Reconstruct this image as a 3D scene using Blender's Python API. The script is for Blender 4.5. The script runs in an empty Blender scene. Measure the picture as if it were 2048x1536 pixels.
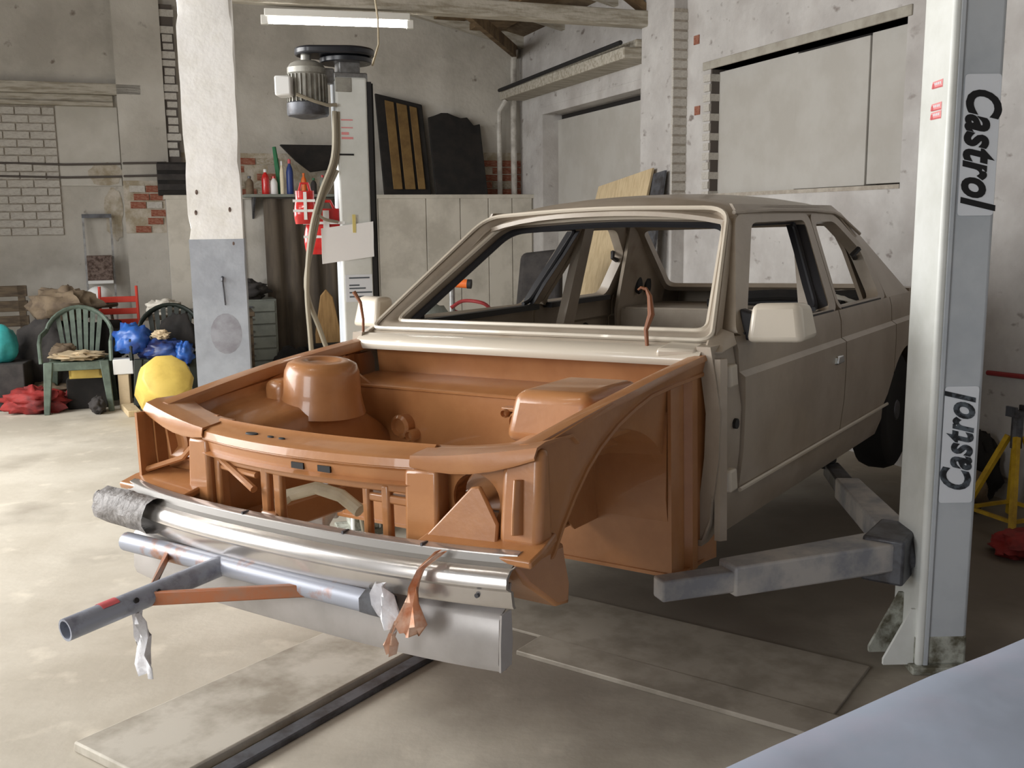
import bpy, bmesh, math, random
from mathutils import Vector as V, Matrix as Mx, noise
random.seed(7)
S = bpy.context.scene
COL = S.collection
PI = math.pi
sin, cos = math.sin, math.cos

# ------------------------------------------------------------------ camera
FPX, HCAM = 2000.0, 1.55
PITCH, ROLL = math.radians(9.3), math.radians(0.65)
_f = V((0, cos(PITCH), -sin(PITCH)))
_r = V((1, 0, 0))
_u = _r.cross(_f)
CR = _r * cos(ROLL) - _u * sin(ROLL)
CU = _r * sin(ROLL) + _u * cos(ROLL)
CF = _f
CAMPOS = V((0, 0, HCAM))
cam = bpy.data.cameras.new('camera')
cam.sensor_width = 36.0
cam.lens = FPX / 2048 * 36.0
cam.clip_start = 0.05
camo = bpy.data.objects.new('camera', cam)
COL.objects.link(camo)
camo.matrix_world = Mx(((CR.x, CU.x, -CF.x, 0), (CR.y, CU.y, -CF.y, 0), (CR.z, CU.z, -CF.z, HCAM), (0, 0, 0, 1)))
S.camera = camo

# ------------------------------------------------------------------ light
S.view_settings.view_transform = 'Standard'
S.view_settings.look = 'None'
S.view_settings.gamma = 1.0
S.view_settings.use_curve_mapping = False
S.view_settings.exposure = 0.38
wd = bpy.data.worlds.new('daylight_sky')
S.world = wd
wd.use_nodes = True
wd.node_tree.nodes['Background'].inputs[0].default_value = (0.93, 0.96, 1.0, 1)
wd.node_tree.nodes['Background'].inputs[1].default_value = 0.24


def area(name, loc, target, sx, sy, power, col=(1, 1, 1)):
    l = bpy.data.lights.new(name, 'AREA')
    l.shape = 'RECTANGLE'
    l.size, l.size_y, l.energy, l.color = sx, sy, power, col
    o = bpy.data.objects.new(name, l)
    COL.objects.link(o)
    o.location = loc
    o.rotation_euler = (V(target) - V(loc)).to_track_quat('-Z', 'Y').to_euler()
    return o


# daylight through the wide open doorway on the left of the workshop
area('doorway_daylight', (-6.0, 4.4, 2.3), (-1.6, 4.3, 0.0), 5.0, 3.0, 330, (1.0, 0.99, 0.97)).data.spread = math.radians(155)
area('window_daylight', (-4.6, -2.2, 2.5), (0.0, 4.0, 0.8), 2.6, 1.8, 130, (0.98, 0.99, 1.0))


# ------------------------------------------------------------------ pixel to place
def ray(x, y):
    return CR * ((x - 1024) / FPX) - CU * ((y - 768) / FPX) + CF


def onp(x, y, p0, n):
    d = ray(x, y)
    return CAMPOS + d * ((V(p0) - CAMPOS).dot(V(n)) / d.dot(V(n)))


def FL(x, y, z=0.0):
    return onp(x, y, (0, 0, z), (0, 0, 1))


def W(x, y, Y):
    return onp(x, y, (0, Y, 0), (0, 1, 0))


# car frame: x to the car's left side, y rearwards, z up
YAW, CROLL = math.radians(34.84), math.radians(1.26)
CO = V((-0.6446, 2.7367, 0.749))
LD = V((sin(YAW), cos(YAW), 0))
_lt = V((cos(YAW), -sin(YAW), 0))
UPW = V((0, 0, 1))
LT = _lt * cos(CROLL) + UPW * sin(CROLL)
CUP = UPW * cos(CROLL) - _lt * sin(CROLL)
CARM = Mx(((LT.x, LD.x, CUP.x, CO.x), (LT.y, LD.y, CUP.y, CO.y), (LT.z, LD.z, CUP.z, CO.z), (0, 0, 0, 1)))
# room frame: x leftwards along the back wall, y from the back wall into the room
RC = V((0.13, 12.24, 0))
RU = V((-0.937, -0.35, 0)).normalized()
RV = V((-RU.y, RU.x, 0))
RM = Mx(((RU.x, RV.x, 0, RC.x), (RU.y, RV.y, 0, RC.y), (0, 0, 1, 0), (0, 0, 0, 1)))
RYAW = math.atan2(RU.y, RU.x)


def rw(u, v, z=0):
    return RM @ V((u, v, z))


def BK(x, y, off=0.0):
    "pixel on a plane parallel to the back wall, in room coordinates"
    P = onp(x, y, RC + RV * off, RV) - RC
    return V((P.dot(RU), P.dot(RV), P.z))


# ------------------------------------------------------------------ materials
def C(r, g, b):
    return tuple(((c / 255 / 12.92) if c / 255 <= .04045 else ((c / 255 + .055) / 1.055) ** 2.4) for c in (r, g, b))


MATS = {}


def mat(name, col, rough=.5, metal=0, col2=None, vs=6, ramp=(.42, .62), bump=0, bs=40, coat=0, emit=0, trans=0, detail=6, wave=None, alpha=1):
    m = bpy.data.materials.new(name)
    m.use_nodes = True
    nt = m.node_tree
    b = nt.nodes['Principled BSDF']
    b.inputs['Roughness'].default_value = rough
    b.inputs['Metallic'].default_value = metal
    b.inputs['Coat Weight'].default_value = coat
    b.inputs['Transmission Weight'].default_value = trans
    b.inputs['Base Color'].default_value = (*col, 1)
    if emit:
        b.inputs['Emission Color'].default_value = (*col, 1)
        b.inputs['Emission Strength'].default_value = emit
    tc = nt.nodes.new('ShaderNodeTexCoord')
    if col2:
        n = nt.nodes.new('ShaderNodeTexNoise')
        n.inputs['Scale'].default_value = vs
        n.inputs['Detail'].default_value = detail
        n.inputs['Roughness'].default_value = .62
        src = tc.outputs['Object']
        if wave:
            mp = nt.nodes.new('ShaderNodeMapping')
            mp.inputs['Scale'].default_value = wave
            nt.links.new(src, mp.inputs[0])
            src = mp.outputs[0]
        nt.links.new(src, n.inputs['Vector'])
        r = nt.nodes.new('ShaderNodeValToRGB')
        r.color_ramp.elements[0].position, r.color_ramp.elements[1].position = ramp
        r.color_ramp.elements[0].color = (*col, 1)
        r.color_ramp.elements[1].color = (*col2, 1)
        nt.links.new(n.outputs[0], r.inputs[0])
        nt.links.new(r.outputs[0], b.inputs['Base Color'])
    if bump:
        n2 = nt.nodes.new('ShaderNodeTexNoise')
        n2.inputs['Scale'].default_value = bs
        n2.inputs['Detail'].default_value = 4
        nt.links.new(tc.outputs['Object'], n2.inputs['Vector'])
        bp = nt.nodes.new('ShaderNodeBump')
        bp.inputs['Strength'].default_value = bump
        bp.inputs['Distance'].default_value = .02
        nt.links.new(n2.outputs[0], bp.inputs['Height'])
        nt.links.new(bp.outputs[0], b.inputs['Normal'])
    MATS[name] = m
    return m


def stain_layer(name, col, vs, ramp, wave=None):
    "one more layer of dirt over an existing material"
    m = MATS[name]
    nt = m.node_tree
    b = nt.nodes['Principled BSDF']
    src = b.inputs['Base Color'].links[0].from_socket
    tc = [n for n in nt.nodes if n.type == 'TEX_COORD'][0]
    n = nt.nodes.new('ShaderNodeTexNoise')
    n.inputs['Scale'].default_value = vs
    n.inputs['Detail'].default_value = 8
    s = tc.outputs['Object']
    if wave:
        mp = nt.nodes.new('ShaderNodeMapping')
        mp.inputs['Scale'].default_value = wave
        mp.inputs['Location'].default_value = (3, 7, 1)
        nt.links.new(s, mp.inputs[0])
        s = mp.outputs[0]
    nt.links.new(s, n.inputs['Vector'])
    r = nt.nodes.new('ShaderNodeValToRGB')
    r.color_ramp.elements[0].position, r.color_ramp.elements[1].position = ramp
    mx = nt.nodes.new('ShaderNodeMix')
    mx.data_type = 'RGBA'
    nt.links.new(n.outputs[0], r.inputs[0])
    nt.links.new(r.outputs[0], mx.inputs[0])
    nt.links.new(src, mx.inputs[6])
    mx.inputs[7].default_value = (*col, 1)
    nt.links.new(mx.outputs[2], b.inputs['Base Color'])


mat('concrete', C(194, 187, 173), .75, col2=C(176, 168, 153), vs=1.1, bump=.06, bs=30)
stain_layer('concrete', C(130, 120, 106), 1.6, (.56, .86))
stain_layer('concrete', C(214, 206, 190), 5, (.60, .8))
mat('wall_paint', C(190, 185, 176), .8, col2=C(172, 167, 158), vs=1.6, bump=.35, bs=14)
stain_layer('wall_paint', C(124, 114, 104), 8, (.655, .75))
stain_layer('wall_paint', C(206, 202, 194), 1.3, (.5, .7))
mat('wall_paint_cool', C(198, 195, 192), .8, col2=C(180, 176, 173), vs=1.8, bump=.55, bs=11)
stain_layer('wall_paint_cool', C(128, 118, 113), 7, (.63, .73), wave=(1, 1, 1.6))
stain_layer('wall_paint_cool', C(170, 164, 160), 2.2, (.5, .75))
mat('plaster_smooth', C(200, 196, 188), .8, col2=C(186, 182, 173), vs=2, bump=.08, bs=20)
mat('brick_painted', C(200, 196, 188), .8, col2=C(180, 174, 166), vs=9, bump=.3, bs=40)
mat('brick_red', C(142, 76, 56), .9, col2=C(168, 122, 102), vs=7, bump=.4, bs=60)
mat('mortar_grey', C(164, 155, 143), .95, col2=C(182, 174, 162), vs=14, bump=.4, bs=50)
mat('mortar_dark', C(92, 85, 80), .95)
mat('mortar_tan', C(160, 148, 126), .95, col2=C(196, 188, 176), vs=6, bump=.4, bs=40)
mat('shutter_board', C(184, 181, 175), .7, col2=C(176, 172, 165), vs=2.5)
mat('timber_white', C(186, 180, 168), .8, col2=C(150, 142, 126), vs=4, bump=.2, bs=30, wave=(1, 8, 8))
mat('timber_brown', C(96, 76, 52), .85, col2=C(134, 112, 82), vs=5, bump=.2, bs=30)
mat('roof_board', C(84, 68, 50), .9, col2=C(128, 112, 88), vs=3, bump=.2, bs=20)
mat('pipe_white', C(196, 192, 184), .5, col2=C(160, 154, 146), vs=8)
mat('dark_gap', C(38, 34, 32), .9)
mat('column_white', C(250, 249, 247), .6, col2=C(240, 238, 232), vs=4, bump=.2, bs=18)
mat('column_grey', C(180, 186, 194), .55, col2=C(162, 167, 176), vs=4, bump=.12, bs=18)
mat('rust_patch', C(120, 104, 96), .9, col2=C(70, 54, 46), vs=30)
mat('rubbed_paint', C(164, 166, 174), .6, col2=C(142, 141, 148), vs=9)
mat('lintel_grey', C(172, 167, 156), .8, col2=C(150, 144, 132), vs=5, bump=.2, bs=20)
mat('post_white', C(226, 228, 224), .4, col2=C(212, 214, 208), vs=3)
mat('post_grey', C(194, 199, 204), .4, col2=C(180, 186, 192), vs=3)
mat('post_dirty', C(92, 88, 72), .7, col2=C(176, 178, 168), vs=14, ramp=(.4, .6))
mat('black_rubber', C(30, 29, 30), .7)
mat('black_gloss', C(34, 36, 42), .3)
mat('steel_dark', C(96, 98, 104), .45, .4, col2=C(70, 68, 70), vs=14)
mat('steel_grey', C(150, 150, 150), .4, .5, col2=C(120, 118, 116), vs=14)
mat('arm_metal', C(186, 182, 178), .5, .1, col2=C(140, 142, 148), vs=5)
mat('cast_grey', C(168, 166, 158), .45, .3, col2=C(140, 138, 130), vs=14)
mat('sticker_white', C(226, 230, 236), .3)
mat('print_black', C(18, 16, 18), .4)
mat('print_grey', C(84, 92, 100), .5)
mat('print_worn', C(30, 32, 36), .5, col2=C(92, 100, 108), vs=26, ramp=(.45, .6))
mat('print_red', C(206, 96, 100), .5)
mat('print_pink', C(228, 150, 150), .5)
mat('paper', C(254, 253, 252), .6)
mat('wire_brown', C(130, 80, 50), .5)
mat('tape_yellow', C(226, 208, 130), .5)
# car
mat('paint_brown', C(175, 121, 76), .34, col2=C(165, 111, 68), vs=5, coat=.25, bump=.03, bs=60)
mat('paint_beige', C(172, 160, 145), .36, col2=C(160, 147, 131), vs=4, coat=.15)
stain_layer('paint_beige', C(134, 112, 92), 3.2, (.64, .8))
mat('paint_beige_light', C(206, 196, 180), .3, coat=.3)
mat('bumper_silver', C(206, 201, 197), .24, .75, col2=C(196, 190, 184), vs=6)
mat('valance_grey', C(172, 167, 164), .38, .2, col2=C(160, 155, 151), vs=5)
mat('bumper_shade', C(132, 128, 123), .45, .2)  # darker grey that paints the shade on the bumper step
mat('seal_black', C(36, 36, 40), .45)
mat('tyre', C(26, 25, 25), .85)
mat('tow_blue', C(158, 164, 178), .4, .25, col2=C(120, 122, 136), vs=12, ramp=(.5, .66))
mat('tow_mixed', C(160, 164, 176), .4, .2, col2=C(160, 108, 74), vs=5, ramp=(.5, .6))
mat('tow_brown', C(168, 100, 62), .4, col2=C(150, 112, 90), vs=9)
mat('tape_grey', C(134, 130, 128), .6, col2=C(104, 100, 98), vs=16, bump=.7, bs=26)
mat('rag_white', C(238, 238, 242), .6, col2=C(216, 214, 218), vs=12, bump=.4, bs=30)
mat('rag_brown', C(190, 120, 78), .5, col2=C(222, 190, 168), vs=9)
mat('chrome', C(210, 212, 214), .12, 1)
# things
mat('chair_green', C(98, 112, 100), .5, col2=C(78, 90, 80), vs=10)
mat('chair_dark', C(28, 35, 29), .5)
mat('bag_blue', C(48, 98, 176), .35, col2=C(36, 66, 140), vs=6)
mat('bag_navy', C(34, 40, 82), .4, col2=C(52, 84, 150), vs=5)
mat('barrel_yellow', C(232, 202, 104), .5, col2=C(214, 182, 88), vs=5)
mat('chair_red', C(206, 62, 44), .45)
mat('cloth_red', C(150, 40, 36), .7, col2=C(96, 26, 26), vs=5)
mat('red_gloss', C(206, 44, 42), .22, col2=C(176, 28, 30), vs=6, coat=.5)
mat('teal', C(66, 172, 172), .4, col2=C(48, 140, 142), vs=5)
mat('sack_dark', C(58, 54, 52), .85, col2=C(42, 39, 38), vs=7)
mat('sack_brown', C(120, 104, 84), .85, col2=C(92, 78, 64), vs=6)
mat('wood_dark', C(90, 76, 58), .8, col2=C(64, 52, 40), vs=6, wave=(1, 1, 6))
mat('wood_pale', C(206, 186, 150), .7, col2=C(188, 166, 130), vs=3, wave=(10, 10, 1))
mat('wood_tan', C(176, 140, 92), .75, col2=C(152, 118, 74), vs=4, wave=(8, 8, 1))
mat('cardboard', C(196, 176, 144), .85, col2=C(180, 160, 128), vs=5)
mat('cream', C(226, 214, 186), .6, col2=C(206, 194, 168), vs=5)
mat('curtain', C(92, 82, 70), .9, col2=C(74, 66, 58), vs=3, wave=(4, 4, .5))
mat('sheet_white', C(208, 202, 190), .85, col2=C(186, 180, 168), vs=3)
mat('foam_tan', C(124, 98, 58), .95, col2=C(104, 80, 46), vs=6)
mat('felt_black', C(28, 26, 25), .95, col2=C(40, 36, 33), vs=6)
mat('plastic_white', C(228, 228, 226), .4)
mat('plastic_green', C(36, 112, 70), .4)
mat('plastic_blue', C(40, 60, 120), .4)
mat('orange', C(224, 110, 44), .45)
mat('drawer_grey', C(128, 132, 124), .5, col2=C(108, 112, 106), vs=4)
mat('hose_grey', C(150, 142, 124), .5)
mat('yellow_paint', C(206, 168, 40), .45, col2=C(176, 140, 34), vs=12)
mat('red_pipe', C(148, 50, 52), .5)
mat('dust_sheet', C(160, 170, 188), .75, col2=C(172, 172, 190), vs=2.4, bump=.25, bs=5)
mat('floor_plate', C(150, 142, 130), .65, 0, col2=C(128, 120, 108), vs=6)
mat('plank_concrete', C(190, 184, 172), .7, col2=C(150, 142, 128), vs=3.5)
mat('lamp_body', C(214, 212, 206), .4)
mat('tube_glow', (1.0, .97, .92), .3, emit=28)




def shade_dirt_zone(name, pts, col):
    "shade and dirt painted on the floor around the lift: soft ragged blotches"
    m = MATS[name]
    nt = m.node_tree
    b = nt.nodes['Principled BSDF']
    src = b.inputs['Base Color'].links[0].from_socket
    tc = [n for n in nt.nodes if n.type == 'TEX_COORD'][0]
    nz = nt.nodes.new('ShaderNodeTexNoise')
    nz.inputs['Scale'].default_value = 1.7
    nz.inputs['Detail'].default_value = 7
    nt.links.new(tc.outputs['Object'], nz.inputs['Vector'])
    for (x, y, r0, r1, s) in pts:
        d = nt.nodes.new('ShaderNodeVectorMath')
        d.operation = 'DISTANCE'
        d.inputs[1].default_value = (x, y, 0)
        nt.links.new(tc.outputs['Object'], d.inputs[0])
        ad = nt.nodes.new('ShaderNodeMath')
        ad.operation = 'MULTIPLY_ADD'
        ad.inputs[1].default_value = 1.5
        nt.links.new(nz.outputs[0], ad.inputs[0])
        nt.links.new(d.outputs['Value'], ad.inputs[2])
        mr = nt.nodes.new('ShaderNodeMapRange')
        mr.interpolation_type = 'SMOOTHSTEP'
        for k, v in zip((1, 2, 3, 4), (r0 + .75, r1 + .75, s, 0)): mr.inputs[k].default_value = v
        nt.links.new(ad.outputs[0], mr.inputs[0])
        mx = nt.nodes.new('ShaderNodeMix')
        mx.data_type = 'RGBA'
        nt.links.new(mr.outputs[0], mx.inputs[0])
        nt.links.new(src, mx.inputs[6])
        mx.inputs[7].default_value = (*col, 1)
        src = mx.outputs[2]
    nt.links.new(src, b.inputs['Base Color'])


shade_dirt_zone('concrete', [(1.7, 4.4, .5, 2.1, .85), (.3, 3.6, .3, 1.3, .8), (2.2, 2.6, .3, 1.4, .7)], C(92, 82, 72))  # darkens the floor for shade near the car as well as dirt

# ------------------------------------------------------------------ mesh tools
class MB:
    def __init__(s):
        s.v, s.f = [], []

    def add(s, vs, fs, M=None):
        b = len(s.v)
        s.v += [tuple(M @ V(p)) if M else tuple(p) for p in vs]
        s.f += [tuple(i + b for i in f) for f in fs]
        return s

    def bx(s, x0, x1, y0, y1, z0, z1, M=None):
        vs = [(x, y, z) for z in (z0, z1) for y in (y0, y1) for x in (x0, x1)]
        return s.add(vs, [(0, 2, 3, 1), (4, 5, 7, 6), (0, 1, 5, 4), (2, 6, 7, 3), (0, 4, 6, 2), (1, 3, 7, 5)], M)

    def hexa(s, b, t, M=None):
        "bottom quad and top quad, both counter-clockwise from above"
        return s.add(list(b) + list(t), [(3, 2, 1, 0), (4, 5, 6, 7), (0, 1, 5, 4), (1, 2, 6, 5), (2, 3, 7, 6), (3, 0, 4, 7)], M)

    def prism(s, poly, off, M=None):
        n = len(poly)
        off = V(off)
        vs = [V(p) for p in poly] + [V(p) + off for p in poly]
        fs = [tuple(range(n - 1, -1, -1)), tuple(range(n, 2 * n))] + [(i, (i + 1) % n, n + (i + 1) % n, n + i) for i in range(n)]
        return s.add(vs, fs, M)

    def grid(s, rows, off=None, close=False, M=None):
        "rows of equal length; with off a closed slab"
        nr, nc = len(rows), len(rows[0])
        vs = [V(p) for r in rows for p in r]
        fs = []
        cc = nc if close else nc - 1
        for i in range(nr - 1):
            for j in range(cc):
                k = (j + 1) % nc
                fs.append((i * nc + j, i * nc + k, (i + 1) * nc + k, (i + 1) * nc + j))
        if off is not None:
            n = nr * nc
            vs += [p + (V(off(p)) if callable(off) else V(off)) for p in vs[:n]]
            fs += [tuple(n + i for i in reversed(f)) for f in list(fs)]
            for i in ([0, nr - 1]):
                for j in range(cc):
                    k = (j + 1) % nc
                    a, b = i * nc + j, i * nc + k
                    fs.append((a, a + n, b + n, b) if i == 0 else (b, b + n, a + n, a))
            if not close:
                for i in range(nr - 1):
                    for j in (0, nc - 1):
                        a, b = i * nc + j, (i + 1) * nc + j
                        fs.append((b, b + n, a + n, a) if j == 0 else (a, a + n, b + n, b))
        return s.add(vs, fs, M)

    def tube(s, path, r, n=8, M=None, cap=True, sq=1.0):
        P = [V(p) for p in path]
        m = len(P)
        rr = r if isinstance(r, (list, tuple)) else [r] * m
        vs, fs = [], []
        prev = None
        for i, p in enumerate(P):
            t = (P[min(i + 1, m - 1)] - P[max(i - 1, 0)]).normalized()
            if prev is None:
                a = V((0, 0, 1)) if abs(t.z) < .9 else V((1, 0, 0))
                x = t.cross(a).normalized()
            else:
                x = (prev - t * prev.dot(t)).normalized()
            prev = x
            y = t.cross(x)
            for k in range(n):
                an = 2 * PI * k / n + PI / n
                vs.append(p + x * (cos(an) * rr[i]) + y * (sin(an) * rr[i] * sq))
        for i in range(m - 1):
            for k in range(n):
                l = (k + 1) % n
                fs.append((i * n + k, i * n + l, (i + 1) * n + l, (i + 1) * n + k))
        if cap:
            fs.append(tuple(range(n - 1, -1, -1)))
            fs.append(tuple((m - 1) * n + k for k in range(n)))
        return s.add(vs, fs, M)

    def lathe(s, prof, n=20, M=None):
        vs, fs = [], []
        for r, z in prof:
            for k in range(n):
                a = 2 * PI * k / n
                vs.append((r * cos(a), r * sin(a), z))
        m = len(prof)
        for i in range(m - 1):
            for k in range(n):
                l = (k + 1) % n
                fs.append((i * n + k, i * n + l, (i + 1) * n + l, (i + 1) * n + k))
        fs.append(tuple(range(n - 1, -1, -1)))
        fs.append(tuple((m - 1) * n + k for k in range(n)))
        return s.add(vs, fs, M)

    def ball(s, c, r, nu=14, nv=8, M=None):
        rx, ry, rz = r if isinstance(r, (tuple, list)) else (r, r, r)
        rows = []
        for i in range(nv + 1):
            t = PI * i / nv
            rr = max(sin(t), .001)
            rows.append([(c[0] + rx * rr * cos(2 * PI * k / nu), c[1] + ry * rr * sin(2 * PI * k / nu), c[2] - rz * cos(t)) for k in range(nu)])
        return s.grid(rows, close=True, M=M)

    def build(s, name, m, parent=None, loc=None, rz=0, M=None, bev=0, seg=2, sm=35, sub=0, label=None, cat=None, group=None, kind=None):
        me = bpy.data.meshes.new(name)
        me.from_pydata(s.v, [], s.f)
        bm = bmesh.new()
        bm.from_mesh(me)
        bmesh.ops.recalc_face_normals(bm, faces=bm.faces)
        bm.to_mesh(me)
        bm.free()
        me.materials.append(MATS[m])
        if sm:
            me.shade_smooth()
            me.set_sharp_from_angle(angle=math.radians(sm))
        o = bpy.data.objects.new(name, me)
        COL.objects.link(o)
        if parent:
            o.parent = parent
        if M is not None:
            o.matrix_basis = M
        elif loc is not None:
            o.location = loc
            o.rotation_euler = (0, 0, rz)
        if bev:
            b = o.modifiers.new('b', 'BEVEL')
            b.width, b.segments, b.limit_method, b.angle_limit = bev, seg, 'ANGLE', math.radians(40)
            b.harden_normals = False
        if sub:
            q = o.modifiers.new('s', 'SUBSURF')
            q.levels = q.render_levels = sub
        tag(o, label, cat, group, kind)
        return o


def tag(o, label=None, cat=None, group=None, kind=None):
    if label: o['label'] = label
    if cat: o['category'] = cat
    if group: o['group'] = group
    if kind: o['kind'] = kind
    return o


def empty(name, label=None, cat=None, group=None, loc=(0, 0, 0), rz=0, M=None, kind=None):
    o = bpy.data.objects.new(name, None)
    COL.objects.link(o)
    o.empty_display_size = .1
    if M is not None:
        o.matrix_basis = M
    else:
        o.location = loc
        o.rotation_euler = (0, 0, rz)
    return tag(o, label, cat, group, kind)


def copy_tree(o, parent=None):
    c = o.copy()
    COL.objects.link(c)
    c.parent = parent
    for ch in list(o.children):
        copy_tree(ch, c)
    return c


def rnd(pts, r, n=5, close=True):
    "round the corners of a polyline"
    P = [V(p) for p in pts]
    m = len(P)
    out = []
    for i in range(m):
        if not close and i in (0, m - 1):
            out.append(P[i])
            continue
        a, b, c = P[i - 1], P[i], P[(i + 1) % m]
        d0, d1 = (a - b), (c - b)
        rr = r[i] if isinstance(r, (list, tuple)) else r
        q = min(rr, d0.length * .45, d1.length * .45)
        p0, p1 = b + d0.normalized() * q, b + d1.normalized() * q
        for k in range(n + 1):
            t = k / n
            out.append(p0 * (1 - t) ** 2 + b * 2 * t * (1 - t) + p1 * t * t)
    return out


def smooth(path, n=6):
    "Catmull-Rom curve through the points"
    Q = [V(p) for p in path]
    Q = [Q[0] * 2 - Q[1]] + Q + [Q[-1] * 2 - Q[-2]]
    out = []
    for i in range(1, len(Q) - 2):
        a, b, c, d = Q[i - 1:i + 3]
        for k in range(n):
            t = k / n
            out.append((b * 2 + (c - a) * t + (a * 2 - b * 5 + c * 4 - d) * t * t + (b * 3 - a - c * 3 + d) * t ** 3) * .5)
    return out + [Q[-2]]


def lerp_tab(tab, z):
    if z <= tab[0][0]: return tab[0][1]
    for (a, b), (c, d) in zip(tab, tab[1:]):
        if z <= c:
            return b + (d - b) * (z - a) / (c - a)
    return tab[-1][1]


def lin(a, b, n):
    return [a + (b - a) * i / n for i in range(n + 1)]


def lump(name, size, m, seed, loc, rz=0, amp=.25, fr=2.2, parent=None, floor_flat=True, **kw):
    "a crumpled soft mass resting on its base"
    b = MB()
    nu, nv = 30, 18
    rows = []
    for i in range(nv + 1):
        t = PI * i / nv
        row = []
        for k in range(nu):
            a = 2 * PI * k / nu
            d = V((max(sin(t), .001) * cos(a), max(sin(t), .001) * sin(a), -cos(t)))
            q = 1 + amp * noise.noise(d * fr + V((seed * 3.7, seed, -seed))) + amp * .5 * noise.noise(d * fr * 2.7 + V((seed, 9, seed)))
            z = d.z * q
            if floor_flat: z = max(z, -.8)
            row.append((d.x * q * size[0] / 2, d.y * q * size[1] / 2, (z + (.8 if floor_flat else 1)) * size[2] / 1.9))
        rows.append(row)
    b.grid(rows, close=True)
    return b.build(name, m, parent, loc=loc, rz=rz, sm=75, **kw)


def text_mesh(body, size, shear, bold, name, m, parent, M, spacing=1.0, sx=1.0, extr=.0008):
    cu = bpy.data.curves.new('lettering', 'FONT')
    cu.body = body
    cu.size, cu.shear, cu.offset, cu.extrude = size, shear, bold, extr
    cu.space_character = spacing
    cu.align_x, cu.align_y = 'CENTER', 'CENTER'
    cu.resolution_u = 4
    t = bpy.data.objects.new('lettering', cu)
    COL.objects.link(t)
    bpy.context.view_layer.update()
    me = bpy.data.meshes.new_from_object(t.evaluated_get(bpy.context.evaluated_depsgraph_get()))
    bpy.data.objects.remove(t)
    for v in me.vertices: v.co.x *= sx
    me.materials.clear()
    me.materials.append(MATS[m])
    me.name = name
    o = bpy.data.objects.new(name, me)
    COL.objects.link(o)
    o.parent = parent
    o.matrix_basis = M
    return o

# ================================================================== the setting
fl = MB()
fl.bx(-9, 4.5, -3.5, 14, -.12, 0)
fl.build('floor', 'concrete', kind='structure')

BRICK = {}


def brick_mesh(m):
    if m not in BRICK:
        b = MB()
        b.bx(-.5, .5, -.5, .5, -.5, .5)
        me = bpy.data.meshes.new('brick')
        me.from_pydata(b.v, [], b.f)
        bm = bmesh.new()
        bm.from_mesh(me)
        bmesh.ops.recalc_face_normals(bm, faces=bm.faces)
        bm.to_mesh(me)
        bm.free()
        me.materials.append(MATS[m])
        BRICK[m] = me
    return BRICK[m]


def brick(parent, c, size, m):
    o = bpy.data.objects.new('brick', brick_mesh(m))
    COL.objects.link(o)
    o.parent = parent
    o.location = c
    o.scale = size
    o.rotation_euler = (random.uniform(-.015, .015), random.uniform(-.01, .01), random.uniform(-.02, .02))
    return o


def brickwork(parent, a0, a1, z0, z1, face, axis, m, course=.083, blen=.245, depth=.05, skip=0.0, jit=.006, start=0):
    "bricks of one face; axis 'u' lies along x (face at y), 'v' along y (face at x)"
    n = max(1, int((z1 - z0) / course))
    for i in range(n):
        z = z0 + (i + .5) * course
        a = a0 - (blen / 2 if (i + start) % 2 else 0)
        while a < a1 - .02:
            p, q = max(a, a0), min(a + blen, a1)
            a += blen
            if q - p < .05 or random.random() < skip:
                continue
            w, h = q - p - .014, course - .014
            f = face + random.uniform(-jit, jit)
            mm = m if isinstance(m, str) else random.choice(m)
            if axis == 'u':
                brick(parent, ((p + q) / 2, f, z), (w, depth, h), mm)
            else:
                brick(parent, (f, (p + q) / 2, z), (depth, w, h), mm)


# ---- back wall
wb = MB()
wb.prism([(-.6, 0, 0), (6.6, 0, 0), (6.6, 0, 4.5), (3.9, 0, 4.5), (0, 0, 3.62), (-.6, 0, 3.5)], (0, -.25, 0))
wall_back = wb.build('wall_back', 'wall_paint', M=RM, kind='structure', sm=0)
b = MB()
b.bx(4.0, 4.46, -.05, .12, 0, 3.9)
b.build('pier', 'wall_paint', wall_back, sm=0)
# cornice over the bricked-up opening
b = MB()
b.bx(4.22, 6.6, -.03, .12, 2.86, 2.97)
b.bx(4.5, 6.6, -.03, .06, 2.79, 2.86)
b.bx(4.5, 6.6, -.03, .09, 2.745, 2.79)
b.build('cornice', 'timber_white', wall_back, bev=.008, sm=0)
b = MB()
b.bx(4.47, 5.05, -.03, .02, 1.95, 2.745)
b.build('smooth_panel', 'plaster_smooth', wall_back, sm=0)
b = MB()
b.bx(5.06, 6.5, -.03, .008, 1.45, 2.745)
b.build('mortar_bed', 'mortar_grey', wall_back, sm=0)
brickwork(wall_back, 5.06, 6.0, 1.45, 2.74, .004, 'u', 'brick_painted', course=.08)
# stained patch and exposed bricks at the foot of the pier
b = MB()
b.bx(4.0, 4.46, .1, .126, 1.46, 2.0)
b.build('mortar_bed', 'mortar_tan', wall_back, sm=0)
for i in range(6):
    for j in range(2):
        if (i, j) in ((0, 0), (1, 1), (2, 1)): continue
        z = 1.5 + i * .083
        o = .06 if i % 2 else 0
        brick(wall_back, (4.13 + j * .16 + o * .6, .126, z), (.15, .03, .066), 'brick_red' if (i + j) % 3 else 'brick_painted')
# pier edge with deep open joints
for i in range(19):
    z = 2.2 + i * .083
    if random.random() < .8:
        brick(wall_back, (3.935 + random.uniform(-.012, .012), .05 + random.uniform(-.012, .01), z), (random.choice((.10, .13, .14)), .1, random.choice((.058, .066, .07))), 'brick_painted')
b = MB()
b.bx(3.87, 4.0, -.05, .085, 2.15, 3.78)
b.build('mortar_bed', 'mortar_dark', wall_back, sm=0)
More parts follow.
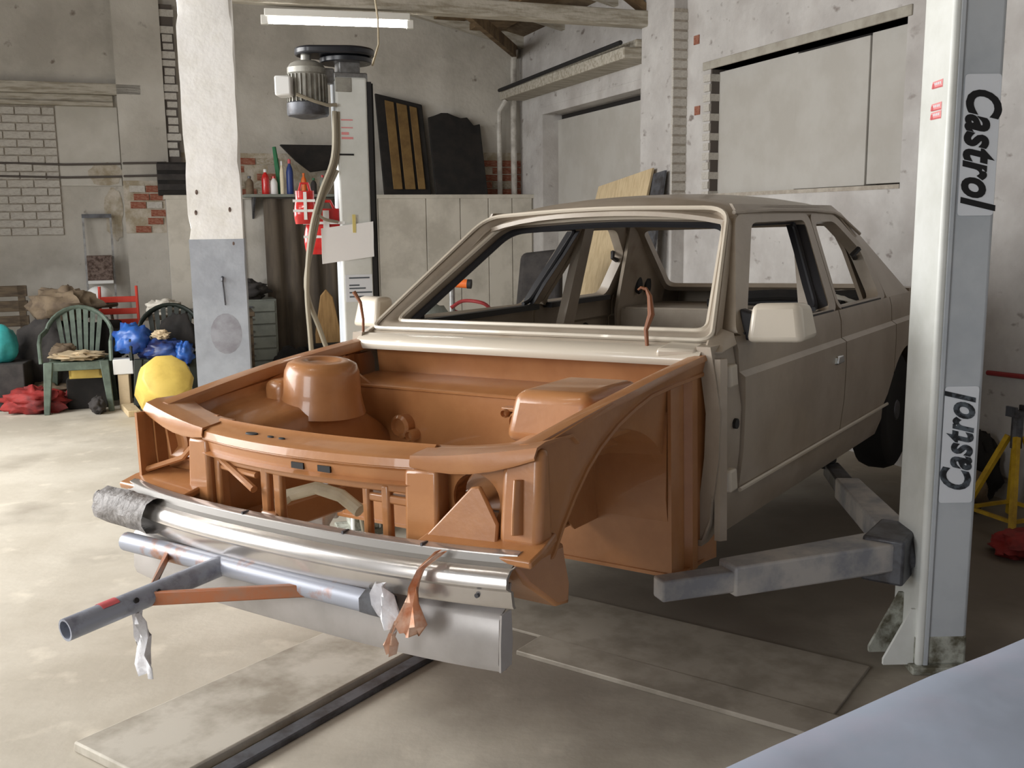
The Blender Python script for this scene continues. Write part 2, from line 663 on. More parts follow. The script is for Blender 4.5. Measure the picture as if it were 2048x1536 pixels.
# patch where the paint came off beside the bare bricks
pts = []
for k in range(22):
    a = 2 * PI * k / 22
    q = 1 + .3 * noise.noise(V((cos(a) * 2, sin(a) * 2, 4)))
    pts.append((4.62 + .17 * q * cos(a), .022, 2.07 + .12 * q * sin(a)))
b = MB()
b.prism(pts, (0, .003, 0))
b.build('bare_patch', 'mortar_tan', wall_back, sm=0)
pts = []
for k in range(22):
    a = 2 * PI * k / 22
    q = 1 + .35 * noise.noise(V((cos(a) * 2, sin(a) * 2, 9)))
    pts.append((4.57 + .09 * q * cos(a), .004, 1.66 + .28 * q * sin(a)))
b = MB()
b.prism(pts, (0, .003, 0))
b.build('bare_patch', 'mortar_tan', wall_back, sm=0)
# bare bricks in the corner above the half wall, and behind the shelf
b = MB()
b.bx(-.05, .52, -.05, .016, 1.83, 2.34)
b.build('mortar_bed', 'mortar_tan', wall_back, sm=0)
brickwork(wall_back, 0, .5, 1.84, 2.32, .012, 'u', ['brick_red', 'brick_red', 'mortar_tan'], skip=.12, depth=.03)
b = MB()
b.bx(2.2, 3.95, -.05, .014, 1.83, 2.3)
b.build('mortar_bed', 'mortar_tan', wall_back, sm=0)
brickwork(wall_back, 2.85, 3.9, 1.84, 2.28, .012, 'u', ['mortar_tan', 'mortar_tan', 'brick_red', 'mortar_grey'], skip=.2, depth=.03)

# ---- half wall in front of the back wall
hw = MB()
hw.bx(-.02, 4.06, .0, .40, 0, 1.80)
half = hw.build('wall_half', 'wall_paint', M=RM, kind='structure', sm=0)
us = [0.02, .27, .56, .9, 1.3, 1.85, 2.3]
for i, (p, q) in enumerate(zip(us, us[1:])):
    b = MB()
    b.bx(p + .004, q - .004, .39, .42 + .004 * (i % 2), .02, 1.815 + .01 * (i % 3))
    b.build('panel', 'sheet_white', half, bev=.004, sm=0)
b = MB()
b.bx(3.3, 4.06, .39, .425, .02, 1.82)
b.build('panel', 'sheet_white', half, bev=.004, sm=0)
b = MB()
b.bx(-.02, 4.08, -.0, .43, 1.80, 1.845)
b.build('coping', 'sheet_white', half, bev=.006, sm=0)

# ---- right wall with a recessed door and a boarded opening
wr = MB()
for v0, v1, z0, z1 in ((-.25, .71, 0, 4.3), (.71, 3.05, 2.72, 4.3), (3.05, 4.24, 0, 4.3), (4.24, 6.43, 0, 1.74), (4.24, 6.43, 2.72, 4.3), (6.43, 10.5, 0, 4.3)):
    wr.bx(-.3, 0, v0, v1, z0, z1)
wall_right = wr.build('wall_right', 'wall_paint_cool', M=RM, kind='structure', sm=0)
b = MB()
b.bx(-.04, .13, 3.30, 3.86, 0, 3.6)
b.build('pilaster', 'wall_paint_cool', wall_right, bev=.012, sm=0)
for i in range(21):        # courses showing in the return of the pilaster and beside the opening
    z = 1.66 + i * .0765
    brick(wall_right, (.066, 3.862, z), (.134, .03, .058), 'brick_painted')
    if z < 2.70:
        brick(wall_right, (-.03, 4.205, z), (.09, .085 + .02 * (i % 2), .056), 'brick_painted')
b = MB()
b.bx(-.12, -.004, 4.15, 4.252, 1.742, 2.718)
b.build('mortar_bed', 'mortar_dark', wall_right, sm=0)
b = MB()
b.bx(-.02, .127, 3.84, 3.868, 1.6, 3.25)
b.build('mortar_bed', 'mortar_grey', wall_right, sm=0)
for k, (p, q, zz) in enumerate(((4.02, .002, 2.98), (4.05, .002, 2.42))):
    brick(wall_right, (q, p, zz), (.012, .08, .07), 'brick_red')
# door 1: grey sheet door set back under its lintel
b = MB()
b.bx(-.24, -.19, .71, 3.05, 0, 2.66)
door1 = b.build('door_1', 'shutter_board', M=RM, kind='structure', sm=0)
b = MB()
b.bx(-.3, .004, .66, 3.1, 2.715, 2.80)
b.build('lintel', 'wall_paint_cool', door1, bev=.006, sm=0)
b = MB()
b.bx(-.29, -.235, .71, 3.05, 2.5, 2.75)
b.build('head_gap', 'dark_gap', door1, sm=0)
# window 1: boarded opening
w1 = MB()
w1.bx(-.30, -.16, 4.24, 6.43, 1.70, 2.76)
win1 = w1.build('window_1', 'dark_gap', M=RM, kind='structure', sm=0)
for i, (p, q) in enumerate(((4.25, 5.27), (5.275, 6.03), (6.035, 6.42))):
    b = MB()
    b.bx(-.17, -.075 + .012 * (i == 1), p, q, 1.742 + .006 * i, 2.698 - .014 * (i == 1))
    b.build('panel', 'shutter_board', win1, bev=.004, sm=0)
b = MB()
b.bx(-.28, .012, 4.13, 6.47, 2.72, 2.785)
b.build('lintel', 'lintel_grey', win1, bev=.006, sm=0)
b = MB()
b.bx(-.16, .006, 4.26, 6.43, 1.715, 1.742)
b.build('window_sill', 'mortar_grey', win1, sm=0)

# ---- wall behind the camera
b = MB()
b.bx(-6.5, 4.5, -3.4, -3.1, 0, 4.6)
b.build('wall_front', 'wall_paint', kind='structure', sm=0)

# ---- roof: sloping boards, rafters, tie beam
rf = MB()
rf.prism([(-.4, -.3, 3.56), (4.0, -.3, 4.55), (7.5, -.3, 4.55), (7.5, -.3, 4.7), (4.0, -.3, 4.7), (-.4, -.3, 3.70)], (0, 16, 0))
ceil = rf.build('ceiling', 'roof_board', M=RM, kind='structure', sm=0)
for v in (.06, 1.25, 2.5, 3.9, 5.2, 6.5):
    b = MB()
    b.prism([(-.1, v, 3.50), (4.0, v, 4.42), (4.0, v, 4.55), (-.1, v, 3.64)], (0, .09, 0))
    b.build('rafter', 'timber_white', ceil, sm=0)
for j in range(9):
    u = .3 + j * .42
    z = 3.56 + (u + .4) * .225
    b = MB()
    b.bx(u, u + .36, .1, 7.0, z - .03, z + .04)
    b.build('plank', 'timber_brown', ceil, sm=0)
b = MB()
b.bx(-.1, 7.0, 3.28, 3.42, 3.185, 3.315)
b.build('tie_beam', 'timber_white', ceil, bev=.01, sm=0)
b = MB()
b.prism([(.0, 3.29, 3.30), (.12, 3.29, 3.30), (1.2, 3.29, 3.98), (1.08, 3.29, 3.98)], (0, .1, 0))
b.build('strut', 'timber_brown', ceil, sm=0)
b = MB()
b.hexa([(1.9, 3.25, 3.31), (1.9, 3.37, 3.31), (.05, .08, 3.42), (.05, -.02, 3.42)], [(1.9, 3.25, 3.42), (1.9, 3.37, 3.42), (.05, .08, 3.55), (.05, -.02, 3.55)])
b.build('brace', 'timber_brown', ceil, sm=0)
b = MB()
b.bx(2.05, 2.17, 3.29, 3.41, 3.3, 4.2)
b.build('king_post', 'timber_white', ceil, sm=0)

# ---- ledge beam and pipes in the corner
b = MB()
b.bx(-.02, .30, .12, 3.3, 2.93, 3.03)
b.bx(-.02, .18, .3, 3.3, 3.03, 3.10)
t1 = b.build('trim_1', 'timber_white', M=RM, kind='structure', bev=.012, sm=0)
b = MB()
b.tube([(.33, .2, 3.03), (.33, 3.3, 3.06)], .02, 8)
b.build('conduit', 'black_rubber', t1)
for i, (u, r) in enumerate(((.30, .03), (.12, .035))):
    b = MB()
    z1 = 2.93 if i == 0 else 3.5
    b.tube([(u - .06 * (i == 0), .18, z1), (u, .12, z1 - .12), (u, .10, 2.6), (u, .10, 1.85)], r, 10)
    o = b.build('drain_pipe', 'pipe_white', M=RM @ Mx.Translation((0, 0, 0)))
    tag(o, ('white drain pipe bending out under the ledge beam into the corner', 'straight white pipe running up the corner past the ledge beam')[i], 'pipe')
# thin cables along the back wall
for i, z in enumerate((2.175, 2.045)):
    b = MB()
    b.tube([(6.4, .03, z + .02), (5.6, .03, z), (5.0, .035, z - .012), (4.47, .04, z), (4.44, .14, z), (4.02, .14, z + .01)], .011, 6)
    b.build('wall_cable', 'mortar_dark', M=RM, label=('upper thin cable stretched along the white brick wall', 'lower thin cable stretched along the white brick wall')[i], cat='cable')

# ================================================================== the car shell on the lift
car = empty('car_shell', 'stripped sedan body shell with brown engine bay and beige cabin on the lift', 'car', M=CARM)

SXT = [(-.30, .765), (-.22, .80), (-.14, .815), (0, .832), (.15, .838), (.25, .837), (.266, .815), (.34, .812), (.385, .80)]


def sx(z):
    return lerp_tab(SXT, z)


def gx(z):
    return .80 - (z - .38) * (.20 / .42)


def P(name, b, m='paint_beige', parent=None, **kw):
    return b.build(name, m, parent or car, **kw)


def side_grid(s, y0, y1, z0, z1, t=.035, ny=4, zb=None, zs=None):
    zs = zs or sorted(set([z0, z1] + [z for z, _ in SXT if z0 < z < z1]))
    rows = []
    for z in zs:
        row = []
        for y in lin(y0, y1, ny):
            zz = max(z, zb(y)) if zb else z
            row.append((s * sx(zz), y, zz))
        rows.append(row)
    return MB().grid(rows, off=(-s * t, 0, 0))


def frame(s, outer, inner, t, r=.05):
    o = rnd([(s * gx(z), y, z) for y, z in outer], r * 1.3, 6)
    i = rnd([(s * gx(z), y, z) for y, z in inner], r, 6)
    return MB().grid([o, i], off=(-s * t, 0, -.01), close=True)


def rear_arch(y):
    d = .36 ** 2 - (y - 3.56) ** 2
    return -.24 + math.sqrt(d) if d > 0 else -.30


for s in (1, -1):
    side = 'near' if s == 1 else 'far'
    # front door
    d = P('front_door', side_grid(s, 1.318, 2.458, -.14, .385, ny=6))
    P('window_frame', frame(s, [(1.33, .385), (1.80, .80), (2.655, .805), (2.462, .385)], [(1.45, .405), (1.93, .768), (2.565, .775), (2.372, .395)], .055), parent=d)
    b = MB()
    b.bx(s * .70 if s < 0 else .755, s * .755 if s < 0 else .80, 1.40, 2.40, .365, .392)
    P('window_channel', b, 'seal_black', d)
    b = MB()
    b.tube(rnd([(s * (gx(z) - .05), y, z) for y, z in ((1.47, .40), (1.94, .762), (2.555, .768), (2.36, .40))], .05, 5), .011, 6)
    P('window_seal', b, 'seal_black', d)
    b = MB()
    b.grid([[(s * (gx(z) - .004), y - .002, z), (s * (gx(z) - .045), y - .006, z), (s * (gx(z) - .085), y - .012, z)] for y, z in ((2.372, .395), (2.42, .50), (2.50, .64), (2.555, .755))], off=(0, -.004, 0))
    P('door_seal_shade', b, 'seal_black', d)  # black seal made wide to paint the deep shade beside it too
    # mirror housing
    mrr = P('door_mirror', MB().hexa([(s * .835, 1.315, .365), (s * 1.02, 1.36, .365), (s * 1.03, 1.50, .372), (s * .84, 1.45, .365)][::s],
                                      [(s * .845, 1.345, .497), (s * .995, 1.385, .500), (s * 1.005, 1.49, .492), (s * .845, 1.45, .492)][::s]), 'paint_beige_light', d, bev=.022, seg=3)
    P('mirror_foot', MB().hexa([(s * .79, 1.40, .365), (s * .85, 1.40, .365), (s * .85, 1.47, .365), (s * .79, 1.47, .365)][::s],
                               [(s * .76, 1.45, .47), (s * .85, 1.42, .45), (s * .85, 1.45, .45), (s * .76, 1.50, .47)][::s]), 'seal_black', d, bev=.008)
    # handle
    b = MB()
    b.hexa([(s * .83, 2.30, .168), (s * .852, 2.31, .168), (s * .852, 2.40, .168), (s * .83, 2.41, .168)][::s], [(s * .832, 2.31, .202), (s * .85, 2.32, .202), (s * .85, 2.39, .202), (s * .832, 2.40, .202)][::s])
    P('door_handle', b, 'chrome', d, bev=.006)
    # rear door
    d = P('rear_door', side_grid(s, 2.470, 3.29, -.14, .385, ny=14, zb=lambda y: rear_arch(y)))
    P('window_frame', frame(s, [(2.468, .385), (2.662, .805), (3.03, .80), (3.26, .63), (3.25, .385)], [(2.505, .40), (2.69, .765), (2.97, .765), (3.175, .625), (3.15, .40)], .055), parent=d)
    b = MB()
    b.bx(s * .70 if s < 0 else .755, s * .755 if s < 0 else .80, 2.52, 3.14, .365, .392)
    P('window_channel', b, 'seal_black', d)
    b = MB()
    b.tube([(s * gx(.62), 3.15, .63), (s * (gx(.62) - .02), 3.11, .60), (s * (gx(.62) - .02), 3.16, .585)], .014, 6)
    P('window_catch', b, 'seal_black', d)
    # door trim strip at the foot of the doors, sill
    b = MB()
    b.tube([(s * .822, 1.31, -.142), (s * .822, 2.2, -.142), (s * .822, 3.22, -.142)], .008, 6)
    P('trim_strip', b, 'paint_beige_light')
    b = MB()
    b.grid([[(s * .80, y, -.148) for y in (1.12, 2, 3.22)], [(s * .795, y, -.22) for y in (1.12, 2, 3.22)], [(s * .765, y, -.30) for y in (1.12, 2, 3.22)], [(s * .62, y, -.30) for y in (1.12, 2, 3.22)], [(s * .60, y, -.16) for y in (1.12, 2, 3.22)]], off=(0, 0, .02))
    P('sill', b)
    # B pillar behind the doors
    P('centre_pillar', MB().hexa([(s * .70, 2.40, -.2), (s * .75, 2.40, -.2), (s * .75, 2.52, -.2), (s * .70, 2.52, -.2)][::s], [(s * .535, 2.61, .80), (s * .58, 2.61, .80), (s * .58, 2.70, .80), (s * .535, 2.70, .80)][::s]), 'paint_beige')
    # quarter panel with wheel arch
    P('quarter_panel', side_grid(s, 3.30, 4.22, -.28, .385, ny=22, zb=rear_arch))
    rows = []
    for t in lin(0, 1, 6):
        z = .385 + t * .425
        rows.append([(s * gx(z), 3.255 - .2 * max(0, t - .55) / .45, z), (s * (gx(z) - .004), 3.50 - .36 * t, z), (s * (gx(z) - .015), 3.74 - .535 * t, z - .006 * t)])
    P('rear_pillar', MB().grid(rows, off=(-s * .05, -.02, 0)))
    # gutter along the roof edge
    b = MB()
    b.tube([(s * .595, 1.80, .808), (s * .598, 2.2, .818), (s * .598, 2.7, .818), (s * .60, 3.02, .806), (s * .612, 3.12, .782), (s * .655, 3.27, .70)], .008, 6)
    P('roof_gutter', b, 'paint_beige')
    rows = [[(s * .575, y, .842 - .25 * max(0, y - 3.06)), (s * .60, y, .80 - .2 * max(0, y - 3.06)), (s * .585, y, .77), (s * .53, y, .775)] for y in (1.83, 2.2, 2.6, 2.95, 3.06, 3.14, 3.22)]
    P('roof_rail', MB().grid(rows, off=(-s * .012, 0, .002)))
    # front post with hinges
    b = MB()
    b.grid([[(s * (sx(z) - .012), y, z) for y in (1.13, 1.18, 1.22, 1.31)] for z in (-.30, -.2, -.1, .0, .15, .26, .37)], off=(-s * .05, 0, 0))
    ap = P('front_post', b)
    for z in (.27, -.085):
        b = MB()
        b.hexa([(s * .80, 1.17, z - .04), (s * .842, 1.19, z - .04), (s * .842, 1.25, z - .04), (s * .80, 1.25, z - .04)][::s], [(s * .80, 1.17, z + .035), (s * .838, 1.19, z + .035), (s * .838, 1.25, z + .035), (s * .80, 1.25, z + .035)][::s])
        P('hinge', b, 'paint_beige_light', ap, bev=.008)
    b = MB()
    b.tube([(s * .815, 1.255, .10), (s * .835, 1.255, .10)], .018, 10)
    P('dark_disc', b, 'black_rubber', ap)  # dark spot on the post drawn as a disc
    b = MB()
    b.grid([[(s * .822, 1.14, z), (s * .838, 1.16, z), (s * .822, 1.18, z)] for z in (-.28, .0, .2, .33)], off=(-s * .02, 0, 0))
    P('post_rib', b, parent=ap)
    b = MB()
    b.hexa([(s * .76, 1.13, .345), (s * .82, 1.16, .345), (s * .82, 1.30, .36), (s * .76, 1.30, .36)][::s], [(s * .735, 1.23, .40), (s * .79, 1.24, .385), (s * .795, 1.33, .40), (s * .735, 1.33, .42)][::s])
    P('pillar_foot', b, parent=ap, bev=.012)
    # rear wheel
    Mw = Mx.Translation((s * .70, 3.58, -.235)) @ Mx.Rotation(PI / 2, 4, 'Y')
    wt = P('rear_wheel', MB().lathe([(.19, -.08), (.27, -.09), (.30, -.075), (.315, -.04), (.315, .04), (.30, .075), (.27, .09), (.19, .08)], 28, M=Mw), 'tyre')
    P('rim', MB().lathe([(.05, -.085 * s), (.1, -.03), (.17, -.05), (.19, -.08), (.19, .08), (.17, .05), (.1, .03), (.05, .085 * s)], 24, M=Mw), 'steel_dark', wt)
    # dark discs painted in place of the open oval holes, inner rear quarter
    for k in range(2):
        Mp = Mx.Translation((s * (.655 - .0 * k), 3.40 + .11 * k, .43)) @ Mx.Rotation(PI / 2, 4, 'Y') @ Mx.Diagonal((1.6, 1, 1, 1))
        P('dark_disc', MB().lathe([(.03, -.012), (.034, 0), (.03, .012)], 14, M=Mp), 'black_rubber')
    # inner quarter skin
    rows = [[(s * .70, 3.22, z), (s * .70, 3.5, z), (s * .68, 3.75, z)] for z in (-.2, .1, .3)] + [[(s * .67, 3.2, .40), (s * .665, 3.5, .40), (s * .66, 3.75, .40)], [(s * .60, 3.16, .62), (s * .60, 3.30, .62), (s * .59, 3.46, .62)], [(s * .53, 3.08, .80), (s * .53, 3.13, .80), (s * .52, 3.2, .80)]]
    P('inner_quarter', MB().grid(rows, off=(s * .02, 0, 0)))
    for k, (y, z, r) in enumerate(((1.75, .20, .055), (2.75, .24, .05), (3.02, .20, .04), (2.62, .12, .03))):
        Mp = Mx.Translation((s * (sx(z) - .038), y, z)) @ Mx.Rotation(PI / 2, 4, 'Y')
        P('dark_disc', MB().lathe([(r * .9, -.008), (r, 0), (r * .9, .008)], 16, M=Mp), 'black_rubber')  # dark discs paint the open holes of the door skins

# roof
rows = []
for y in lin(1.80, 3.22, 10):
    t = (y - 1.80) / 1.42
    crown = .05 * max(0, 1 - (2 * t - 1) ** 2) ** .7
    rows.append([(x * (.575 + .01 * sin(PI * t)), y + .035 * (x * x - 1) * (1 if t < .5 else -1) * (1 - 2 * min(t, 1 - t)) , .842 - .036 * abs(x) ** 3 + .018 * (1 - x * x) + crown * (1 - .3 * x * x) - (.03 * (1 - t / .1) if t < .1 else 0) - (.035 * (t - .85) / .15 if t > .85 else 0)) for x in lin(-1, 1, 12)])
P('roof_panel', MB().grid(rows, off=(0, 0, -.018)), sm=60)
# windscreen frame
outer = rnd([(-.775, 1.20, .362), (.0, 1.13, .372), (.775, 1.20, .362), (.585, 1.795, .822), (0, 1.765, .842), (-.585, 1.795, .822)], [.05, .3, .05, .10, .3, .10], 6)
inner = rnd([(-.705, 1.305, .402), (.0, 1.245, .408), (.705, 1.305, .402), (.535, 1.862, .790), (0, 1.835, .812), (-.535, 1.862, .790)], [.05, .3, .05, .08, .3, .08], 6)
mid = [(a * .45 + b_ * .55) + V((0, -.014, .014)) for a, b_ in zip(outer, inner)]
wf = P('windscreen_frame', MB().grid([outer, mid, inner], off=(0, .045, -.02), close=True), sm=60)
b = MB()
b.tube(inner + [inner[0]], .011, 6)
P('glass_flange', b, 'paint_beige_light', wf)
b = MB()
mo = [(a * .8 + b_ * .2) + V((0, -.012, .012)) for a, b_ in zip(outer, inner)]
b.tube(mo + [mo[0]], .009, 6)
P('frame_bead', b, 'paint_beige_light', wf)
b = MB()
ins = [p + V((-.012 * (1 if p.x > 0 else -1), .05, -.028)) for p in inner]
b.tube(ins + [ins[0]], .016, 6)
P('inner_seal', b, 'seal_black', wf)
# cowl: scuttle strip in front of the windscreen
rows = []
for dy, z in ((0, .362), (-.03, .366), (-.075, .352), (-.095, .332), (-.09, .312)):
    rows.append([(x, 1.20 - .07 * (1 - (x / .76) ** 2) + dy, z + .01 * (1 - (x / .76) ** 2)) for x in lin(-.76, .76, 14)])
P('scuttle_panel', MB().grid(rows, off=(0, .004, -.006)), 'paint_beige_light', sm=60)
b = MB()
b.hexa([(.62, 1.08, .335), (.745, 1.12, .335), (.745, 1.20, .34), (.62, 1.19, .34)], [(.62, 1.08, .365), (.745, 1.12, .362), (.745, 1.20, .375), (.62, 1.19, .378)])
P('scuttle_corner', b, 'paint_beige_light', bev=.01)
# dashboard rail and floor
b = MB()
b.bx(-.70, .70, 1.32, 1.42, .28, .36)
P('dash_rail', b, 'paint_beige', bev=.02)
b = MB()
b.bx(-.74, .74, 1.02, 4.18, -.27, -.235)
b.bx(-.13, .13, 1.05, 3.3, -.235, -.06)
P('floor_pan', b, bev=.02)
b = MB()
b.bx(-.70, .70, 3.26, 3.30, -.24, .30)
P('rear_bulkhead', b)
b = MB()
b.bx(-.68, .68, 3.28, 3.78, .285, .31)
P('parcel_shelf', b)
# rear screen frame, boot lid, tail panel
outer = rnd([(-.66, 3.80, .395), (.66, 3.80, .395), (.572, 3.15, .803), (-.572, 3.15, .803)], [.05, .05, .07, .07], 6)
inner = rnd([(-.60, 3.71, .425), (.60, 3.71, .425), (.53, 3.255, .765), (-.53, 3.255, .765)], [.05, .05, .06, .06], 6)
P('rear_screen_frame', MB().grid([outer, inner], off=(0, -.04, -.02), close=True))
rows = [[(x, y, .40 - .03 * t + .02 * (1 - (x / .78) ** 2)) for x in lin(-.78, .78, 8)] for y, t in ((3.78, 0), (3.95, .2), (4.1, .5), (4.21, 1))]
P('boot_lid', MB().grid(rows, off=(0, 0, -.02)))
b = MB()
b.bx(-.79, .79, 4.19, 4.23, -.24, .36)
P('tail_panel', b, bev=.015)

# ---------------- engine bay, brown
BR = 'paint_brown'
for s in (1, -1):
    # top rail with flange
    b = MB()
    ys = lin(.15, 1.17, 8)
    rows = []
    for y in ys:
        z = .232 + (y - .15) * .113 + .012 * sin(PI * (y - .15))
        xo = .755 + .02 * min(1, (y - .15) / .5)
        rows.append([(s * (xo - .055), y, z - .035), (s * (xo - .05), y, z - .004), (s * (xo - .03), y, z), (s * xo, y, z), (s * (xo + .006), y, z - .012)])
    iw = P('inner_wing', b.grid(rows, off=(0, 0, -.006)), BR)
    # outer skin down to the wheel arch edge
    top = [(y, .232 + (y - .15) * .113 + .012 * sin(PI * (y - .15)) - .004) for y in lin(.13, 1.17, 12)]
    arch = [(.14, -.10), (.205, -.06), (.25, .0), (.315, .068), (.38, .125), (.45, .170), (.55, .215), (.66, .247), (.76, .268), (.90, .277), (1.05, .282), (1.12, .284), (1.17, .284)]
    rows = [[(s * (.768 + .008 * min(1, y)), y, z) for y, z in top], [(s * .772, y2 * .5 + y * .5, z2 * .5 + z * .5) for (y, z), (y2, z2) in zip(top, arch)], [(s * .765, y, z) for y, z in arch]]
    P('wing_skin', MB().grid(rows, off=(-s * .008, 0, 0)), BR, iw)
    b = MB()
    b.tube([(s * .762, y, z - .004) for y, z in arch], .010, 6)
    P('arch_lip', b, BR, iw)
    # wheelhouse: inner wall with a wheel opening below, tower, rear wall
    yy = lin(.14, 1.0, 18)

    def low(y):
        d = .30 ** 2 - (y - .50) ** 2
        return -.20 + (.10 * math.sqrt(d) / .30 if d > 0 else 0)

    def hump(y):
        return math.sqrt(max(0, 1 - ((y - .54) / .44) ** 2))
    rail = lambda y: .19 + (y - .15) * .113
    rows = [[(s * .45, y, low(y)) for y in yy], [(s * .45, y, max(low(y) + .01, -.06 + .13 * hump(y))) for y in yy], [(s * .462, y, max(low(y) + .02, -.05 + .19 * hump(y))) for y in yy], [(s * .50, y, max(low(y) + .03, -.045 + .215 * hump(y))) for y in yy],
            [(s * .60, y, max(low(y) + .035, -.04 + .225 * hump(y))) for y in yy], [(s * .695, y, max(low(y) + .04, -.035 + .225 * hump(y))) for y in yy], [(s * .712, y, rail(y) - .02) for y in yy], [(s * .715, y, rail(y) + .005) for y in yy]]
    P('wheelhouse', MB().grid(rows, off=(s * .01, 0, -.004)), BR, sm=60)
    Mt = Mx.Translation((s * .545, .68, .0)) @ Mx.Rotation(-s * .08, 4, 'Y')
    if s < 0:
        tw = P('strut_tower', MB().lathe([(.160, .13), (.150, .165), (.142, .20), (.135, .28), (.124, .308), (.10, .320), (.06, .322), (.05, .314), (.01, .314)], 32, M=Mt), BR, sm=50)
        P('tower_flange', MB().bx(-.70, -.60, .55, .66, .14, .255), BR, tw, bev=.03, seg=3)
    else:
        b = MB()
        b.hexa([(.40, .50, .14), (.70, .50, .14), (.70, .86, .14), (.40, .86, .14)], [(.425, .53, .292), (.69, .53, .297), (.69, .84, .300), (.425, .84, .297)])
        P('strut_tower', b, BR, bev=.035, seg=4)
    # rear wall of the wheelhouse (faces forward) and its outer return
    rows = [[(s * x, .955 + .02 * (z + .36), min(z, zt)) for x, zt in ((.22, .165), (.40, .165), (.56, .19), (.70, .27), (.735, .27))] for z in (-.365, -.2, 0, .15, .27)]
    wh = P('footwell_panel', MB().grid(rows, off=(0, .012, 0)), BR)
    rows = [[(s * .735, .955, z), (s * .745, 1.02, z), (s * .742, 1.035, z), (s * .765, 1.05, z), (s * .765, 1.09, z), (s * .748, 1.10, z), (s * .775, 1.22, z)] for z in (-.365, -.28, 0, .285)]
    P('footwell_side', MB().grid(rows, off=(-s * .012, 0, 0)), BR, wh)
    rows = [[(s * x, .95 + .3 * t, -.365) for x in (.22, .5, .76)] for t in (0, 1)]
    P('footwell_base', MB().grid(rows, off=(0, 0, .012)), BR, wh)
    # chassis leg
    P('chassis_leg', MB().bx(s * .36 if s > 0 else -.44, s * .44 if s > 0 else -.36, .08, 1.0, -.20, -.11), BR, bev=.01)
    # front end of the leg: pointed tow hook plate
    b = MB()
    b.prism([(s * .60, .03, -.035), (s * .60, .27, -.05), (s * .63, .23, -.15), (s * .66, .20, -.185), (s * .66, .14, -.175), (s * .62, .06, -.10)], (s * .16, 0, .0))
    P('front_leg_bracket', b, BR, bev=.012)
    # shelf under the lamp behind the bumper
    b = MB()
    b.grid([[(s * x, .0 + .05 * (x - .47), -.022) for x in (.47, .62, .82)], [(s * x, .08, -.006) for x in (.47, .62, .82)], [(s * x, .17, .008) for x in (.47, .62, .80)]], off=(0, .004, -.022))
    P('lamp_shelf', b, BR, bev=.006)
    # lamp panel
    if s < 0:
        lp = P('lamp_panel', MB().grid([[(x, .175 + .03 * (x + .78), z) for x in (-.785, -.70, -.60, -.50)] for z in (-.02, .06, .13, .20)], off=(0, .01, 0)), BR)
        b = MB()
        b.grid([[(-.785, y, z) for y in (.075, .12, .18)] for z in (-.01, .1, .205)], off=(.012, 0, 0))
        P('lamp_end_plate', b, BR, lp)
        for x, z, r in ((-.68, .10, .05), (-.57, .045, .045)):
            Mp = Mx.Translation((x, .168 + .03 * (x + .78), z)) @ Mx.Rotation(PI / 2, 4, 'X')
            P('lamp_cup', MB().lathe([(r, -.006), (r, .012), (r * .8, .016), (r * .72, .004), (r * .3, .002)], 20, M=Mp), BR, lp)
        P('lamp_post', MB().hexa([(-.53, .07, -.07), (-.42, .07, -.07), (-.42, .15, -.07), (-.53, .15, -.07)], [(-.51, .07, .15), (-.42, .07, .15), (-.42, .15, .16), (-.51, .15, .16)]), BR, lp, bev=.012)
        b = MB()
        b.tube([(-.775, .10, .01), (-.62, .13, .06), (-.50, .11, .14)], .010, 8)
        P('lamp_stay', b, BR, lp)
    else:
        oc = V((.585, .12, .075))
        ring_o, ring_i = [], []
        for k in range(32):
            a = 2 * PI * k / 32
            dx, dz = cos(a), sin(a)
            q = min(.20 / max(abs(dx), 1e-6), (.115 if dz > 0 else .085) / max(abs(dz), 1e-6))
            ring_o.append(oc + V((dx * q, .02 * abs(dx * q) * 2, dz * q)))
            ring_i.append(oc + V((dx * .075, .004, dz * .070)))
        lp = P('lamp_panel', MB().grid([ring_o, ring_i, [p + V((0, .045, 0)) for p in ring_i]], off=(0, .008, 0), close=True), BR)
        b = MB()
        b.hexa([(.385, .062, -.075), (.500, .062, -.075), (.49, .14, -.075), (.385, .14, -.075)], [(.395, .060, .150), (.505, .065, .158), (.49, .14, .16), (.395, .14, .16)])
        P('lamp_post', b, BR, lp, bev=.012)
        b = MB()
        b.hexa([(.68, .075, -.02), (.80, .085, -.02), (.80, .16, -.02), (.68, .15, -.02)], [(.675, .115, .215), (.79, .125, .228), (.79, .17, .228), (.675, .16, .215)])
        cp_ = P('corner_panel', b, BR, lp, bev=.02, seg=3)
        b = MB()
        b.tube([(.742, .088, .015), (.738, .098, .07), (.735, .112, .15)], [.034, .034, .030], 14, sq=.35)
        P('pressed_dimple', b, BR, cp_, bev=.008)
        b = MB()
        b.prism([(.47, .045, -.02), (.60, .080, .120), (.625, .085, .125), (.675, .09, .03), (.685, .065, -.02)], (0, .012, 0))
        P('lamp_gusset', b, BR, lp, bev=.006)
        b = MB()
        b.tube([(.53, .17, .055), (.66, .19, .045)], .018, 8)
        P('lamp_bracket', b, BR, lp)
    # bowed shoulder joining the slam panel to the rail
    rows = []
    for t in lin(0, 1, 6):
        x = .42 + .36 * t
        zz = .188 + .045 * t ** 1.5
        rows.append([(s * x, .055 + .05 * t, zz - .022 - .02 * sin(PI * t)), (s * x, .06 + .06 * t, zz), (s * x, .13 + .03 * t, zz + .008), (s * x, .19 + .10 * t * t, zz + .004), (s * x, .2 + .12 * t * t, zz - .02)])
    P('shoulder_panel', MB().grid(rows, off=(0, .002, -.008)), BR, sm=50)

